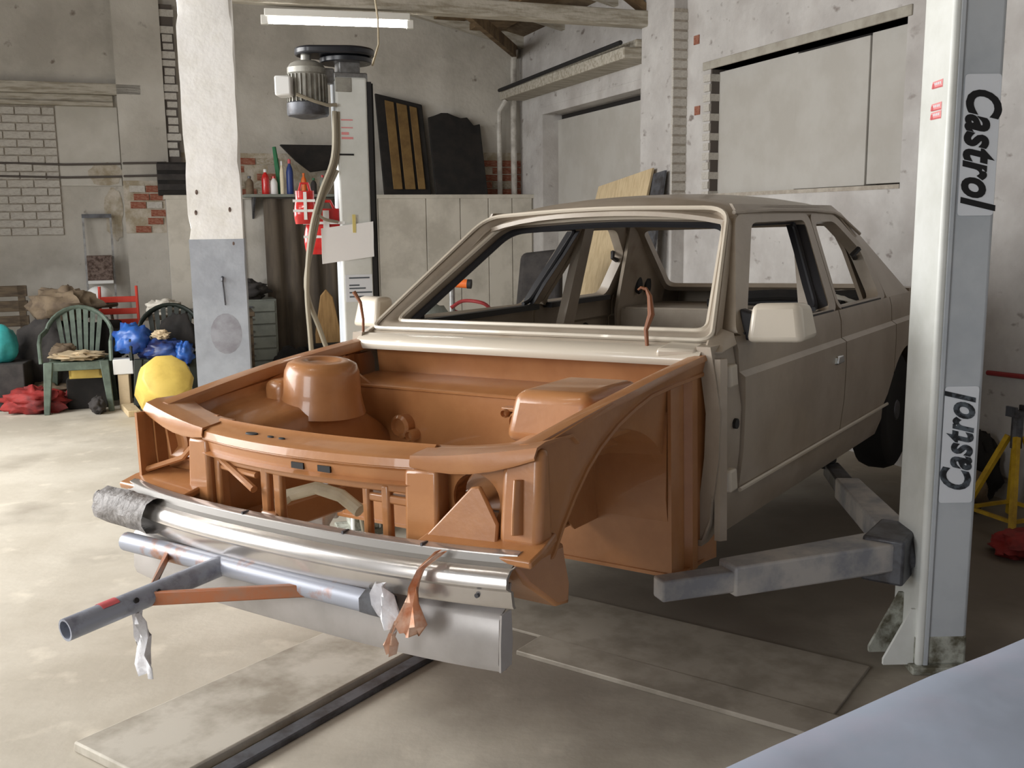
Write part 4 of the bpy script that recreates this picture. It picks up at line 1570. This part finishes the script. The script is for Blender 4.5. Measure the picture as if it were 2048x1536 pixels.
# foam panel and black board leaning on the wall above the half wall
p0, p1 = BK(768, 388, .3), BK(862, 388, .3)
r = RB('door_card', 'brown padded panel with black stripes leaning above the half wall', 'panel', (p0.x + p1.x) / 2, .30, ZL)
hh = 1.10
b = MB()
b.hexa([(-.27, -.02, 0), (.27, -.02, 0), (.27, .03, 0), (-.27, .03, 0)], [(-.25, -.24, hh - .09), (.29, -.24, hh + .02), (.29, -.20, hh + .02), (-.25, -.20, hh - .09)])
b.build('backing_board', 'felt_black', r, bev=.01)
for x0, x1 in ((-.20, -.115), (-.085, .035), (.065, .17)):
    b = MB()
    def q(x, t, dy): return (x + .02 * t, .032 - .22 * t + dy, .06 + (hh - .20 + (x + .27) * .2) * t)
    b.hexa([q(x0, 0, 0), q(x1, 0, 0), q(x1, 0, .014), q(x0, 0, .014)], [q(x0, 1, 0), q(x1, 1, 0), q(x1, 1, .014), q(x0, 1, .014)])
    b.build('foam_strip', 'foam_tan', r, bev=.006)
p0, p1 = BK(862, 388, .3), BK(976, 388, .3)
b = MB()
b.grid([[(x, .02, z * (1 - .10 * (x < -.25)) + (.03 * sin(x * 17) if z > .5 else 0)) if False else (x, .03 - .25 * t, t * (.90 + .03 * sin(x * 15) - (.12 if x < -.22 else 0))) for x in lin(-.32, .30, 8)] for t in lin(0, 1, 4)], off=(0, .04, 0))
b.build('felt_board', 'felt_black', loc=rw((p0.x + p1.x) / 2, .30, ZL), rz=RYAW, bev=.008, label='black ragged felt board leaning beside the brown padded panel', cat='panel')
# crate on the half wall beside the pier
p0, p1 = BK(322, 386, .25), BK(392, 386, .25)
r = RB('dark_crate', 'dark grimy crate standing on the half wall by the pier', 'crate', (p0.x + p1.x) / 2, .285, ZL)
b = MB()
b.bx(-.20, .20, -.13, .13, 0, .33)
b.build('crate_body', 'felt_black', r, bev=.008)
for z in (.05, .15, .25):
    b = MB()
    b.bx(-.205, .205, .128, .138, z, z + .06)
    b.build('slat', 'sack_dark', r, sm=0)
# shelf of bottles behind the far lift post
sa, sb = BK(488, 388, .62), BK(706, 388, .62)
r = RB('wall_shelf', 'grimy shelf plank of bottles along the half wall', 'shelf', (sa.x + sb.x) / 2, .54, ZL)
w = abs(sa.x - sb.x)
b = MB()
b.bx(-w / 2, w / 2, -.14, .14, -.03, .0)
b.build('shelf_plank', 'drawer_grey', r, bev=.004)
for x in (-w * .4, w * .4):
    b = MB()
    b.prism([(x, -.13, -.03), (x, .12, -.03), (x, -.13, -.25)], (.02, 0, 0))
    b.build('bracket', 'steel_dark', r)


def bottle(px0, px1, top, name, m, label, cap='plastic_white', kind='bottle', off=.56, prof=None):
    a, c = BK(px0, 386, off), BK(px1, 386, off)
    wd = abs(a.x - c.x)
    h = BK((px0 + px1) / 2, top, off).z - ZL
    r = RB(name, label, 'bottle', (a.x + c.x) / 2, off, ZL)
    R = wd / 2
    b = MB()
    b.lathe([(R * .92, 0), (R, .01), (R, h * .62), (R * .8, h * .74), (R * .38, h * .84), (R * .36, h * .88)], 16)
    b.build('bottle_body', m, r)
    b = MB()
    b.lathe([(R * .44, h * .87), (R * .44, h * .98), (R * .3, h)], 12)
    b.build('bottle_cap', cap, r)
    return r


bottle(524, 540, 338, 'oil_bottle', 'red_gloss', 'red oil bottle at the shelf end nearest the column')
bottle(541, 556, 352, 'oil_bottle', 'plastic_white', 'white bottle with red cap between the red bottle and the green stick', 'red_gloss')
bottle(561, 570, 322, 'sealant_tube', 'cream', 'tall cream sealant tube on the shelf')
bottle(574, 588, 318, 'oil_bottle', 'plastic_blue', 'dark blue bottle on the shelf beside the cream tube', 'print_red')
bottle(603, 614, 346, 'oil_bottle', 'orange', 'slim orange bottle on the wall shelf', 'orange')
bottle(622, 634, 356, 'oil_bottle', 'sack_dark', 'short dark grey bottle beside the orange bottle', 'plastic_green')
bottle(640, 652, 350, 'oil_bottle', 'drawer_grey', 'grey bottle behind the hanging lift cables', 'red_gloss')
bottle(492, 508, 352, 'oil_bottle', 'sack_brown', 'brown can at the shelf end half behind the column', 'steel_dark')
g0, g1 = BK(562, 386, .50), BK(548, 294, .45)
b = MB()
d = V((g1.x - g0.x, -.05, g1.z - ZL))
b.tube([(0, 0, 0), d * .6, d], [.028, .026, .02], 8)
b.build('green_stick', 'plastic_green', loc=rw(g0.x, .50, ZL), rz=RYAW, label='green plastic stick leaning up from the wall shelf', cat='stick')
# dark wing part hung above the shelf
q0, q1, q2, q3 = BK(558, 290, .2), BK(700, 292, .2), BK(690, 335, .2), BK(620, 345, .2)
b = MB()
b.prism([V((p.x, .2, p.z)) - V((q0.x, .2, q0.z)) for p in (q0, q1, q2, q3, BK(590, 322, .2))], (0, .09, 0))
b.build('black_panel', 'felt_black', loc=rw(q0.x, .2, q0.z), rz=RYAW, bev=.01, label='dark folded panel resting on the bottles against the wall', cat='panel')
# curtain under the shelf
c0, c1 = BK(527, 400, .6), BK(705, 400, .6)
rows = []
for t in lin(0, 1, 10):
    rows.append([(c1.x + (c0.x - c1.x) * k / 26, .58 + .035 * sin(k * 1.15 + .4 * sin(t * 3)) + .03 * t, 1.80 - 1.76 * t) for k in range(27)])
b = MB()
o0 = V((c1.x, .58, 0))
b.grid([[V(p) - o0 for p in rr] for rr in rows], off=(0, .012, 0))
b.build('hanging_curtain', 'curtain', M=RM @ Mx.Translation(o0), sm=70, label='dark brown curtain hanging under the shelf behind the lift post', cat='curtain')
# drawers beside the column
p0, p1 = BK(488, 700, .75), BK(540, 700, .75)
r = RB('drawer_unit', 'grey green drawer unit on the floor between column and curtain', 'drawers', (p0.x + p1.x) / 2 + .1, .78, 0)
b = MB()
b.bx(-.3, .3, -.16, .16, 0, .78)
b.build('cabinet_body', 'drawer_grey', r, bev=.006)
for i in range(6):
    b = MB()
    b.bx(-.28, .28, .155, .178, .03 + i * .125, .14 + i * .125)
    dr = b.build('drawer', 'drawer_grey', r, bev=.004)
    b = MB()
    b.bx(-.06, .06, .178, .19, .075 + i * .125, .09 + i * .125)
    b.build('handle', 'steel_dark', dr)
lump('rag_heap', (.5, .3, .2), 'sack_dark', 14, rw((p0.x + p1.x) / 2 + .1, .78, .78), amp=.4, fr=3, label='dark heap of rags on top of the drawer unit', cat='rags')
# tan board standing before the curtain
p0, p1 = BK(634, 660, .85), BK(684, 660, .85)
h = BK(660, 578, .85).z
b = MB()
b.prism([(-.15, 0, .0), (.14, 0, .0), (.15, 0, h * .45), (.08, 0, h * .92), (.02, 0, h), (-.05, 0, h * .9), (-.13, 0, h * .4)], (0, .03, 0))
b.build('tan_board', 'wood_tan', loc=rw((p0.x + p1.x) / 2, .82, 0), rz=RYAW, bev=.01, label='tan tapered wooden board standing before the dark curtain', cat='board')
lump('bin_bag', (.4, .34, .3), 'felt_black', 3, rw(BK(582, 680, .9).x, 1.0, 0), label='black bin bag on the floor below the curtain', cat='bag')
b = MB()
b.bx(-.3, .3, -.12, .12, .0, .30)
b.build('low_box', 'felt_black', loc=rw(BK(672, 680, 1.0).x, 1.05, 0), rz=RYAW, bev=.01, label='black low box on the floor beside the bin bag', cat='box')
# frame with mirror board leaning on the wall by the chairs
p0, p1 = BK(174, 560, .12), BK(232, 560, .12)
r = RB('leaning_frame', 'tall narrow metal frame with a stained pad leaning on the white wall', 'frame', (p0.x + p1.x) / 2, .22, 0)
top = BK(195, 428, .08).z
for x in (-.14, .125):
    b = MB()
    b.hexa([(x, .05, 0), (x + .02, .05, 0), (x + .02, .075, 0), (x, .075, 0)], [(x, -.16, top), (x + .02, -.16, top), (x + .02, -.135, top), (x, -.135, top)])
    b.build('frame_side', 'steel_grey', r)
b = MB()
b.bx(-.14, .145, -.165, -.13, top - .04, top)
b.build('frame_top', 'steel_dark', r)
b = MB()
b.hexa([(-.12, .0, .98), (.125, .0, .98), (.125, .03, .98), (-.12, .03, .98)], [(-.12, -.06, 1.24), (.125, -.06, 1.24), (.125, -.03, 1.24), (-.12, -.03, 1.24)])
b.build('stained_pad', 'rust_patch', r, bev=.008)
b = MB()
b.bx(-.12, .125, -.01, .035, .95, .985)
b.build('pad_edge', 'plastic_white', r, bev=.006)

# ================================================================== garden chairs and clutter
def garden_chair(label, loc, rz, m, with_group):
    r = empty('garden_chair', label, 'chair', with_group, loc=loc, rz=rz)
    b = MB()
    rows = [[(x, y, .42 + .015 * (2 * x / .42) ** 2 - .02 * (1 if y > .1 else 0)) for x in lin(-.21, .21, 6)] for y in lin(-.23, .2, 5)]
    b.grid(rows, off=(0, 0, -.018))
    b.build('seat', m, r)
    b = MB()
    b.bx(-.215, .215, -.245, -.225, .355, .425)
    b.build('seat_apron', m, r, bev=.006)
    for sx_ in (-1, 1):
        for sy in (-1, 1):
            b = MB()
            x1, y1 = sx_ * .25, (-.27 if sy < 0 else .28)
            x0, y0 = sx_ * .215, (-.225 if sy < 0 else .19)
            b.hexa([(x1 - .022, y1 - .02, 0), (x1 + .022, y1 - .02, 0), (x1 + .022, y1 + .02, 0), (x1 - .022, y1 + .02, 0)], [(x0 - .035, y0 - .03, .43), (x0 + .035, y0 - .03, .43), (x0 + .035, y0 + .03, .43), (x0 - .035, y0 + .03, .43)])
            b.build('leg', m, r, bev=.005)
    rim = []
    for k in range(15):
        a = PI * k / 14
        z = .60 + .24 * sin(a)
        rim.append((-.27 * cos(a) * (1 - .04 * sin(a)), .16 + .14 * sin(a), z))
    b = MB()
    b.tube([(-.27, -.22, .42), (-.275, -.20, .58), (-.28, -.05, .63)] + rim[1:-1] + [(.28, -.05, .63), (.275, -.20, .58), (.27, -.22, .42)], .024, 8, sq=.7)
    b.build('back_rim', m, r)
    for k in range(-3, 4):
        xt = k * .058
        zt = .60 + .24 * math.sqrt(max(0, 1 - (xt / .27) ** 2))
        b = MB()
        b.hexa([(k * .042 - .016, .195, .42), (k * .042 + .016, .195, .42), (k * .042 + .016, .207, .42), (k * .042 - .016, .207, .42)], [(xt - .02, .29, zt), (xt + .02, .29, zt), (xt + .02, .302, zt), (xt - .02, .302, zt)])
        b.build('back_slat', m, r)
    return r


ch1 = V((-3.70, 8.48, 0))
ch2 = V((-2.98, 8.62, 0))
garden_chair('faded green plastic garden chair with rags on its seat', ch1, math.radians(18), 'chair_green', None)
garden_chair('dark green plastic garden chair buried under blue bags', ch2, math.radians(12), 'chair_dark', None)
lump('rag_pile', (.42, .32, .075), 'cardboard', 21, ch1 + V((.04, -.08, .43)), amp=.5, fr=3, label='pale crumpled rags on the faded green chair seat', cat='rags')
lump('rag_pile', (.2, .2, .13), 'sack_brown', 24, ch1 + V((-.12, -.02, .43)), amp=.4, fr=3, label='small brown bundle beside the pale rags on the green chair', cat='rags')
lump('plastic_bag', (.30, .24, .26), 'bag_blue', 31, ch2 + V((-.24, -.16, .47)), amp=.35, fr=2.6, label='bright blue plastic bag on the arm of the dark chair', cat='bag')
lump('plastic_bag', (.36, .30, .20), 'bag_navy', 33, ch2 + V((.02, -.14, .40)), amp=.4, fr=2.8, label='navy blue plastic bag on the dark chair seat', cat='bag')
lump('plastic_bag', (.16, .16, .22), 'bag_blue', 37, ch2 + V((.2, -.2, .36)), amp=.35, fr=2.6, label='small blue bag at the column side of the dark chair', cat='bag')
lump('work_gloves', (.13, .10, .08), 'cardboard', 39, ch2 + V((.0, -.16, .585)), amp=.5, fr=3, label='cream gloves on top of the navy bag', cat='gloves')
lump('dark_jacket', (.34, .14, .34), 'felt_black', 41, ch2 + V((.07, .08, .44)), amp=.35, fr=2.5, label='dark jacket hung on the back of the dark chair', cat='jacket')
# yellow barrel tipped toward the chairs
r = empty('yellow_drum', 'yellow plastic drum lying tipped in front of the dark chair', 'drum', M=Mx.Translation(V((-2.80, 7.95, .265))) @ Mx.Rotation(.5, 4, 'Z') @ Mx.Rotation(1.05, 4, 'X'))
b = MB()
b.lathe([(.12, -.24), (.19, -.23), (.215, -.15), (.222, 0), (.215, .12), (.19, .20), (.12, .235), (.06, .24)], 10)
b.build('drum_body', 'barrel_yellow', r, bev=.012)
b = MB()
b.lathe([(.05, -.235), (.05, -.265), (.035, -.27)], 14, M=Mx.Translation((.06, 0, 0)))
b.build('drum_cap', 'barrel_yellow', r)
# red folding chair behind
rc_ = V((-3.66, 9.32, 0))
r = empty('red_chair', 'red slatted chair standing behind the green chairs', 'chair', loc=rc_, rz=.3)
for x in (-.17, .17):
    b = MB()
    b.tube([(x * 1.1, -.2, 0), (x, .02, .45), (x * .95, .10, .98)], .014, 8)
    b.build('frame_leg', 'chair_red', r)
    b = MB()
    b.tube([(x * 1.1, .26, 0), (x, .0, .45), (x, -.14, .47)], .014, 8)
    b.build('frame_leg', 'chair_red', r)
for z, y in ((.62, .05), (.72, .065), (.83, .082)):
    b = MB()
    b.bx(-.165, .165, y - .008, y + .012, z, z + .055)
    b.build('back_slat', 'chair_red', r, bev=.004)
b = MB()
b.bx(-.17, .17, -.18, .06, .445, .465)
b.build('seat', 'chair_red', r, bev=.005)
# table behind the chairs with a tray of odds and ends
r = empty('work_table', 'low cluttered wooden table behind the dark chair', 'table', loc=(-2.90, 9.30, 0), rz=.32)
b = MB()
b.bx(-.48, .48, -.25, .25, .70, .74)
b.build('table_top', 'wood_dark', r, bev=.005)
for x in (-.44, .42):
    for y in (-.22, .2):
        b = MB()
        b.bx(x, x + .04, y, y + .04, 0, .70)
        b.build('leg', 'wood_dark', r)
b = MB()
b.lathe([(.20, 0), (.24, .02), (.25, .03), (.18, .025)], 18)
b.build('metal_tray', 'steel_dark', loc=(-2.78, 9.22, .74), label='flat dark tray on the low cluttered table', cat='tray')
lump('engine_part', (.28, .2, .14), 'sack_brown', 51, (-2.78, 9.22, .768), amp=.4, fr=3, label='small rusty engine part in the flat tray', cat='part')
lump('rag_pile', (.3, .22, .14), 'sheet_white', 53, (-3.18, 9.14, .74), amp=.4, fr=3, label='white rag on the low cluttered table beside the red chair', cat='rags')
# stools, boxes, sacks along the left
r = empty('wooden_bench', 'dark slatted wooden bench end by the white brick wall', 'bench', loc=W(12, 745, 9.3) * 1.0, rz=RYAW + PI)
r.location.z = 0
for z in (.62, .76, .90):
    b = MB()
    b.bx(-.6, .24, -.02, .015, z, z + .10)
    b.build('back_slat', 'wood_dark', r, bev=.004)
for y in (-.36, -.24, -.12):
    b = MB()
    b.bx(-.6, .24, y, y + .10, .42, .45)
    b.build('seat_slat', 'wood_dark', r, bev=.004)
for y in (-.34, -.02):
    b = MB()
    b.bx(.16, .22, y, y + .05, 0, 1.0 if y > -.1 else .42)
    b.build('leg', 'wood_dark', r)
lump('canvas_sack', (.70, .5, .78), 'sack_dark', 61, (-4.08, 8.90, 0), amp=.3, label='large dark grey canvas sack left of the green chair', cat='sack')
lump('canvas_sack', (.40, .3, .36), 'felt_black', 63, (-3.66, 8.98, .36), amp=.35, label='black sack slumped behind the faded green chair', cat='sack')
lump('canvas_sack', (.58, .36, .3), 'sack_brown', 64, (-4.0, 8.92, .72), amp=.4, fr=3, label='brown sack lying over the large grey sack', cat='sack')
b = MB()
b.bx(-.22, .22, -.18, .18, 0, .40)
b.build('dark_box', 'sack_dark', loc=W(2, 716, 8.5).xy.to_3d(), rz=.2, bev=.01, label='dark box at the end of the clutter under the teal bundle', cat='box')
lump('teal_tub', (.30, .30, .34), 'teal', 66, W(2, 716, 8.5).xy.to_3d() + V((0, 0, .40)), amp=.12, fr=1.5, label='teal plastic bundle at the edge beside the grey sack', cat='bundle')
lump('tarpaulin', (.50, .30, .22), 'cloth_red', 68, (-4.02, 8.28, 0), amp=.5, fr=3, label='crumpled red tarpaulin on the floor left of the green chair', cat='tarpaulin')
lump('rag_pile', (.5, .34, .16), 'sack_brown', 72, (-4.06, 8.62, .04), amp=.5, fr=3, label='brown rags lying against the grey sack behind the red tarpaulin', cat='rags')
lump('scrap_heap', (.44, .34, .36), 'felt_black', 74, (-3.56, 8.98, 0), amp=.4, fr=3, label='black scrap heap under and behind the green chair', cat='scrap')
lump('tarpaulin', (.22, .18, .2), 'cloth_red', 76, (-3.74, 8.52, .0), amp=.4, fr=3, label='small dark red cloth under the green chair seat', cat='cloth')
lump('scrap_heap', (.34, .26, .34), 'felt_black', 78, (-2.97, 8.62, 0), amp=.35, label='black bags under the dark chair', cat='scrap')
b = MB()
b.bx(-.08, .08, -.06, .06, 0, .13)
b.build('small_carton', 'plastic_white', loc=(-3.30, 8.42, .30), rz=.3, bev=.006, label='small white carton on the timber post between the chairs', cat='carton')
b = MB()
b.bx(-.045, .045, -.05, .05, 0, .30)
b.build('timber_post', 'cardboard', loc=(-3.30, 8.42, 0), rz=.2, bev=.006, label='short pale timber block standing between the two garden chairs', cat='block')
b = MB()
b.hexa([(-.05, -.2, 0), (.05, -.2, 0), (.05, .2, 0), (-.05, .2, 0)], [(-.05, -.2, .05), (.05, -.2, .05), (.05, .2, .05), (-.05, .2, .05)])
b.build('timber_offcut', 'wood_pale', loc=(-3.18, 8.2, 0), rz=.5, bev=.005, label='pale timber offcut on the floor beside the yellow drum', cat='timber')
b = MB()
b.bx(-.16, .16, -.12, .12, 0, .26)
b.build('tool_box', 'felt_black', loc=ch1 + V((.04, .05, 0)), rz=.3, bev=.01, label='black tool box under the faded green chair', cat='box')
b = MB()
b.bx(-.13, .13, -.10, .10, 0, .02)
b.bx(-.13, -.11, -.10, .10, .02, .12)
b.bx(.11, .13, -.10, .10, .02, .12)
b.bx(-.13, .13, .08, .10, .02, .12)
b.bx(-.13, .13, -.10, -.08, .02, .10)
b.build('parts_tray', 'barrel_yellow', loc=ch1 + V((.04, .05, .26)), rz=.25, label='small yellow parts tray on the black tool box', cat='tray')
lump('leather_boot', (.13, .26, .14), 'sack_dark', 82, (-3.46, 8.22, 0), rz=.5, amp=.3, label='dark boot on the floor before the two garden chairs', cat='boot')
lump('helmet', (.24, .24, .18), 'plastic_white', 80, V((-3.97, 9.66, .80)), amp=.06, label='white round helmet on the stool beside the red chair', cat='helmet')
r = empty('stool', 'narrow wooden stool under the white helmet', 'stool', loc=(-3.97, 9.66, 0))
b = MB()
b.lathe([(.16, .77), (.165, .78), (.165, .80), (.15, .80)], 18)
b.build('seat', 'wood_dark', r)
for k in range(3):
    a = k * 2.09
    b = MB()
    b.tube([(.17 * cos(a), .17 * sin(a), 0), (.10 * cos(a), .10 * sin(a), .77)], .014, 8)
    b.build('leg', 'wood_dark', r)
# cream drum with red strap behind the column
r = empty('cardboard_drum', 'cream cardboard drum with a red band next to the column', 'drum', loc=(-2.52, 8.75, 0))
b = MB()
b.lathe([(.17, 0), (.17, .26), (.165, .27), (.165, .60), (.15, .62)], 22)
b.build('drum_body', 'cream', r)
b = MB()
b.lathe([(.173, .265), (.178, .27), (.178, .30), (.173, .305)], 22)
b.build('drum_band', 'cloth_red', r)

# ================================================================== seen through the car and to the right
p = W(1000, 640, 8.2)
r = empty('loose_car_seat', 'dark padded car seat standing behind the car shell', 'chair', loc=(0.16, 8.5, 0), rz=-.3)  # loose car seat standing on its own
b = MB()
b.hexa([(-.22, -.26, .36), (.22, -.26, .36), (.22, .22, .33), (-.22, .22, .33)], [(-.21, -.25, .52), (.21, -.25, .52), (.21, .22, .46), (-.21, .22, .46)])
b.build('seat_cushion', 'sack_dark', r, bev=.05, seg=3)
b = MB()
b.hexa([(-.22, .14, .44), (.22, .14, .44), (.22, .28, .44), (-.22, .28, .44)], [(-.19, .34, 1.26), (.19, .34, 1.30), (.19, .45, 1.30), (-.19, .45, 1.26)])
b.build('seat_back', 'sack_dark', r, bev=.05, seg=3)
b = MB()
b.bx(-.2, .2, -.22, .22, 0, .35)
b.build('seat_base', 'felt_black', r, bev=.01)
r = empty('heat_gun_stand', 'grey stand carrying an orange tube, seen through the windscreen', 'stand', loc=W(905, 640, 7.6) * 1.0)
r.location.z = 0
b = MB()
b.tube([(0, 0, 0), (0, 0, 1.06)], .022, 10)
b.build('pole', 'steel_grey', r)
b = MB()
b.lathe([(.2, 0), (.2, .02), (.04, .04)], 16)
b.build('base', 'steel_dark', r)
b = MB()
b.tube([(-.15, .02, 1.10), (.12, -.03, 1.08)], .034, 12)
t = b.build('orange_tube', 'orange', r)
b = MB()
b.tube([(.12, -.03, 1.08), (.15, -.035, 1.078)], .036, 12)
b.build('tube_nozzle', 'black_rubber', t)
lump('grey_cover', (.55, .4, 1.0), 'drawer_grey', 90, W(855, 700, 7.9).xy.to_3d(), amp=.12, label='grey covered machine beside the orange tube stand', cat='cover')
b = MB()
b.tube(smooth([(0, 0, .9), (.1, .02, .95), (.25, .0, .93), (.3, .05, .86), (.2, .08, .84), (.05, .05, .86), (0, .02, .9)]), .014, 8)
b.build('red_hose', 'red_pipe', loc=W(905, 640, 7.6).xy.to_3d() + V((-.01, -.02, 0)), label='coil of red hose hung beside the orange tube stand', cat='hose')
# plywood sheet leaning against the right wall
r0 = rw(.55, 2.55, 0)
b = MB()
b.hexa([(.55, 2.25, 0), (.55, 3.5, 0), (.57, 3.5, 0), (.57, 2.25, 0)], [(.16, 2.55, 1.86), (.16, 3.62, 1.98), (.18, 3.62, 1.98), (.18, 2.55, 1.86)])
b.build('plywood_sheet', 'wood_pale', M=RM, label='pale plywood sheet leaning on the right wall behind the car roof', cat='board')
b = MB()
b.hexa([(.45, 3.60, 0), (.45, 3.84, 0), (.48, 3.84, 0), (.48, 3.60, 0)], [(.16, 3.64, 1.93), (.16, 3.84, 1.95), (.18, 3.84, 1.95), (.18, 3.64, 1.93)])
b.build('steel_sheet', 'steel_dark', M=RM, label='dark sheet leaning behind the plywood at the pilaster', cat='board')
# red pipe on the right wall
b = MB()
b.tube([(.035, 7.23, .69), (.035, 8.2, .735)], .014, 8)
b.build('wall_pipe', 'red_pipe', M=RM, label='red pipe fixed low along the right wall', cat='pipe')


# yellow axle stands
def axle_stand(label, loc, rz, h=.55, grp='yellow axle stands'):
    r = empty('axle_stand', label, 'stand', grp, loc=loc, rz=rz)
    for k in range(4):
        a = PI / 4 + k * PI / 2
        b = MB()
        b.tube([(.24 * cos(a), .24 * sin(a), .012), (.035 * cos(a), .035 * sin(a), h)], .018, 4)
        b.build('leg', 'yellow_paint', r)
        a2 = a + PI / 2
        b = MB()
        q = .20
        b.tube([(q * cos(a), q * sin(a), h * .18), (q * cos(a2), q * sin(a2), h * .18)], .012, 4)
        b.build('cross_bar', 'yellow_paint', r)
    b = MB()
    b.tube([(0, 0, h - .06), (0, 0, h + .10)], .028, 10)
    b.build('post', 'steel_dark', r)
    b = MB()
    b.bx(-.05, .05, -.03, .03, h + .10, h + .125)
    b.bx(-.05, -.035, -.03, .03, h + .125, h + .15)
    b.bx(.035, .05, -.03, .03, h + .125, h + .15)
    b.build('saddle', 'steel_dark', r)
    return r


axle_stand('yellow axle stand near the red wall pipe', (2.49, 4.83, 0), .35, .47)
lump('sand_bag', (.26, .22, .24), 'sack_brown', 95, (2.38, 5.14, 0), amp=.25, label='brown sand bag behind the near lift post', cat='bag')
lump('scrap_heap', (.26, .24, .4), 'felt_black', 97, (2.53, 5.34, 0), amp=.35, fr=3, label='black scrap heap against the right wall behind the post', cat='scrap')
lump('red_cloth', (.3, .24, .12), 'cloth_red', 98, (2.35, 4.42, 0), amp=.4, label='dark red cloth on the floor below the axle stand', cat='cloth')

# ================================================================== dust sheet over a low car bonnet, near right
rows = []
e0, e1 = V((.16, 1.26, 0)), V((1.35, 2.02, 0))
ed = (e1 - e0)
for i, t in enumerate(lin(-.35, 1.4, 26)):
    p = e0 + ed * t
    zt = .745 + .035 * sin(t * 2.2 + .4) - .10 * max(0, -t) - .03 * max(0, t - .9)
    n = V((ed.y, -ed.x, 0)).normalized()
    row = []
    for k, (o_, dz) in enumerate(((-.20, -.74), (-.16, -.45), (-.10, -.18), (-.05, -.06), (.0, -.012), (.08, .008), (.2, .02), (.38, .03), (.6, .02), (.85, -.02), (.95, -.2), (1.0, -.70))):
        wv = .012 * noise.noise(V((t * 7, k * .7, 0))) + .006 * sin(t * 23 + k)
        row.append(p + n * (o_ + wv) + V((0, 0, max(.004, zt + dz + wv * (.5 < k)))))
    rows.append(row)
bb = rows[0][0].copy()
bb.z = 0
b = MB()
b.grid([[q - bb for q in rr] for rr in rows], off=(0, 0, -.004))
b.build('dust_sheet', 'dust_sheet', loc=bb, sm=80, label='pale bluish dust sheet draped over a low car bonnet', cat='sheet')
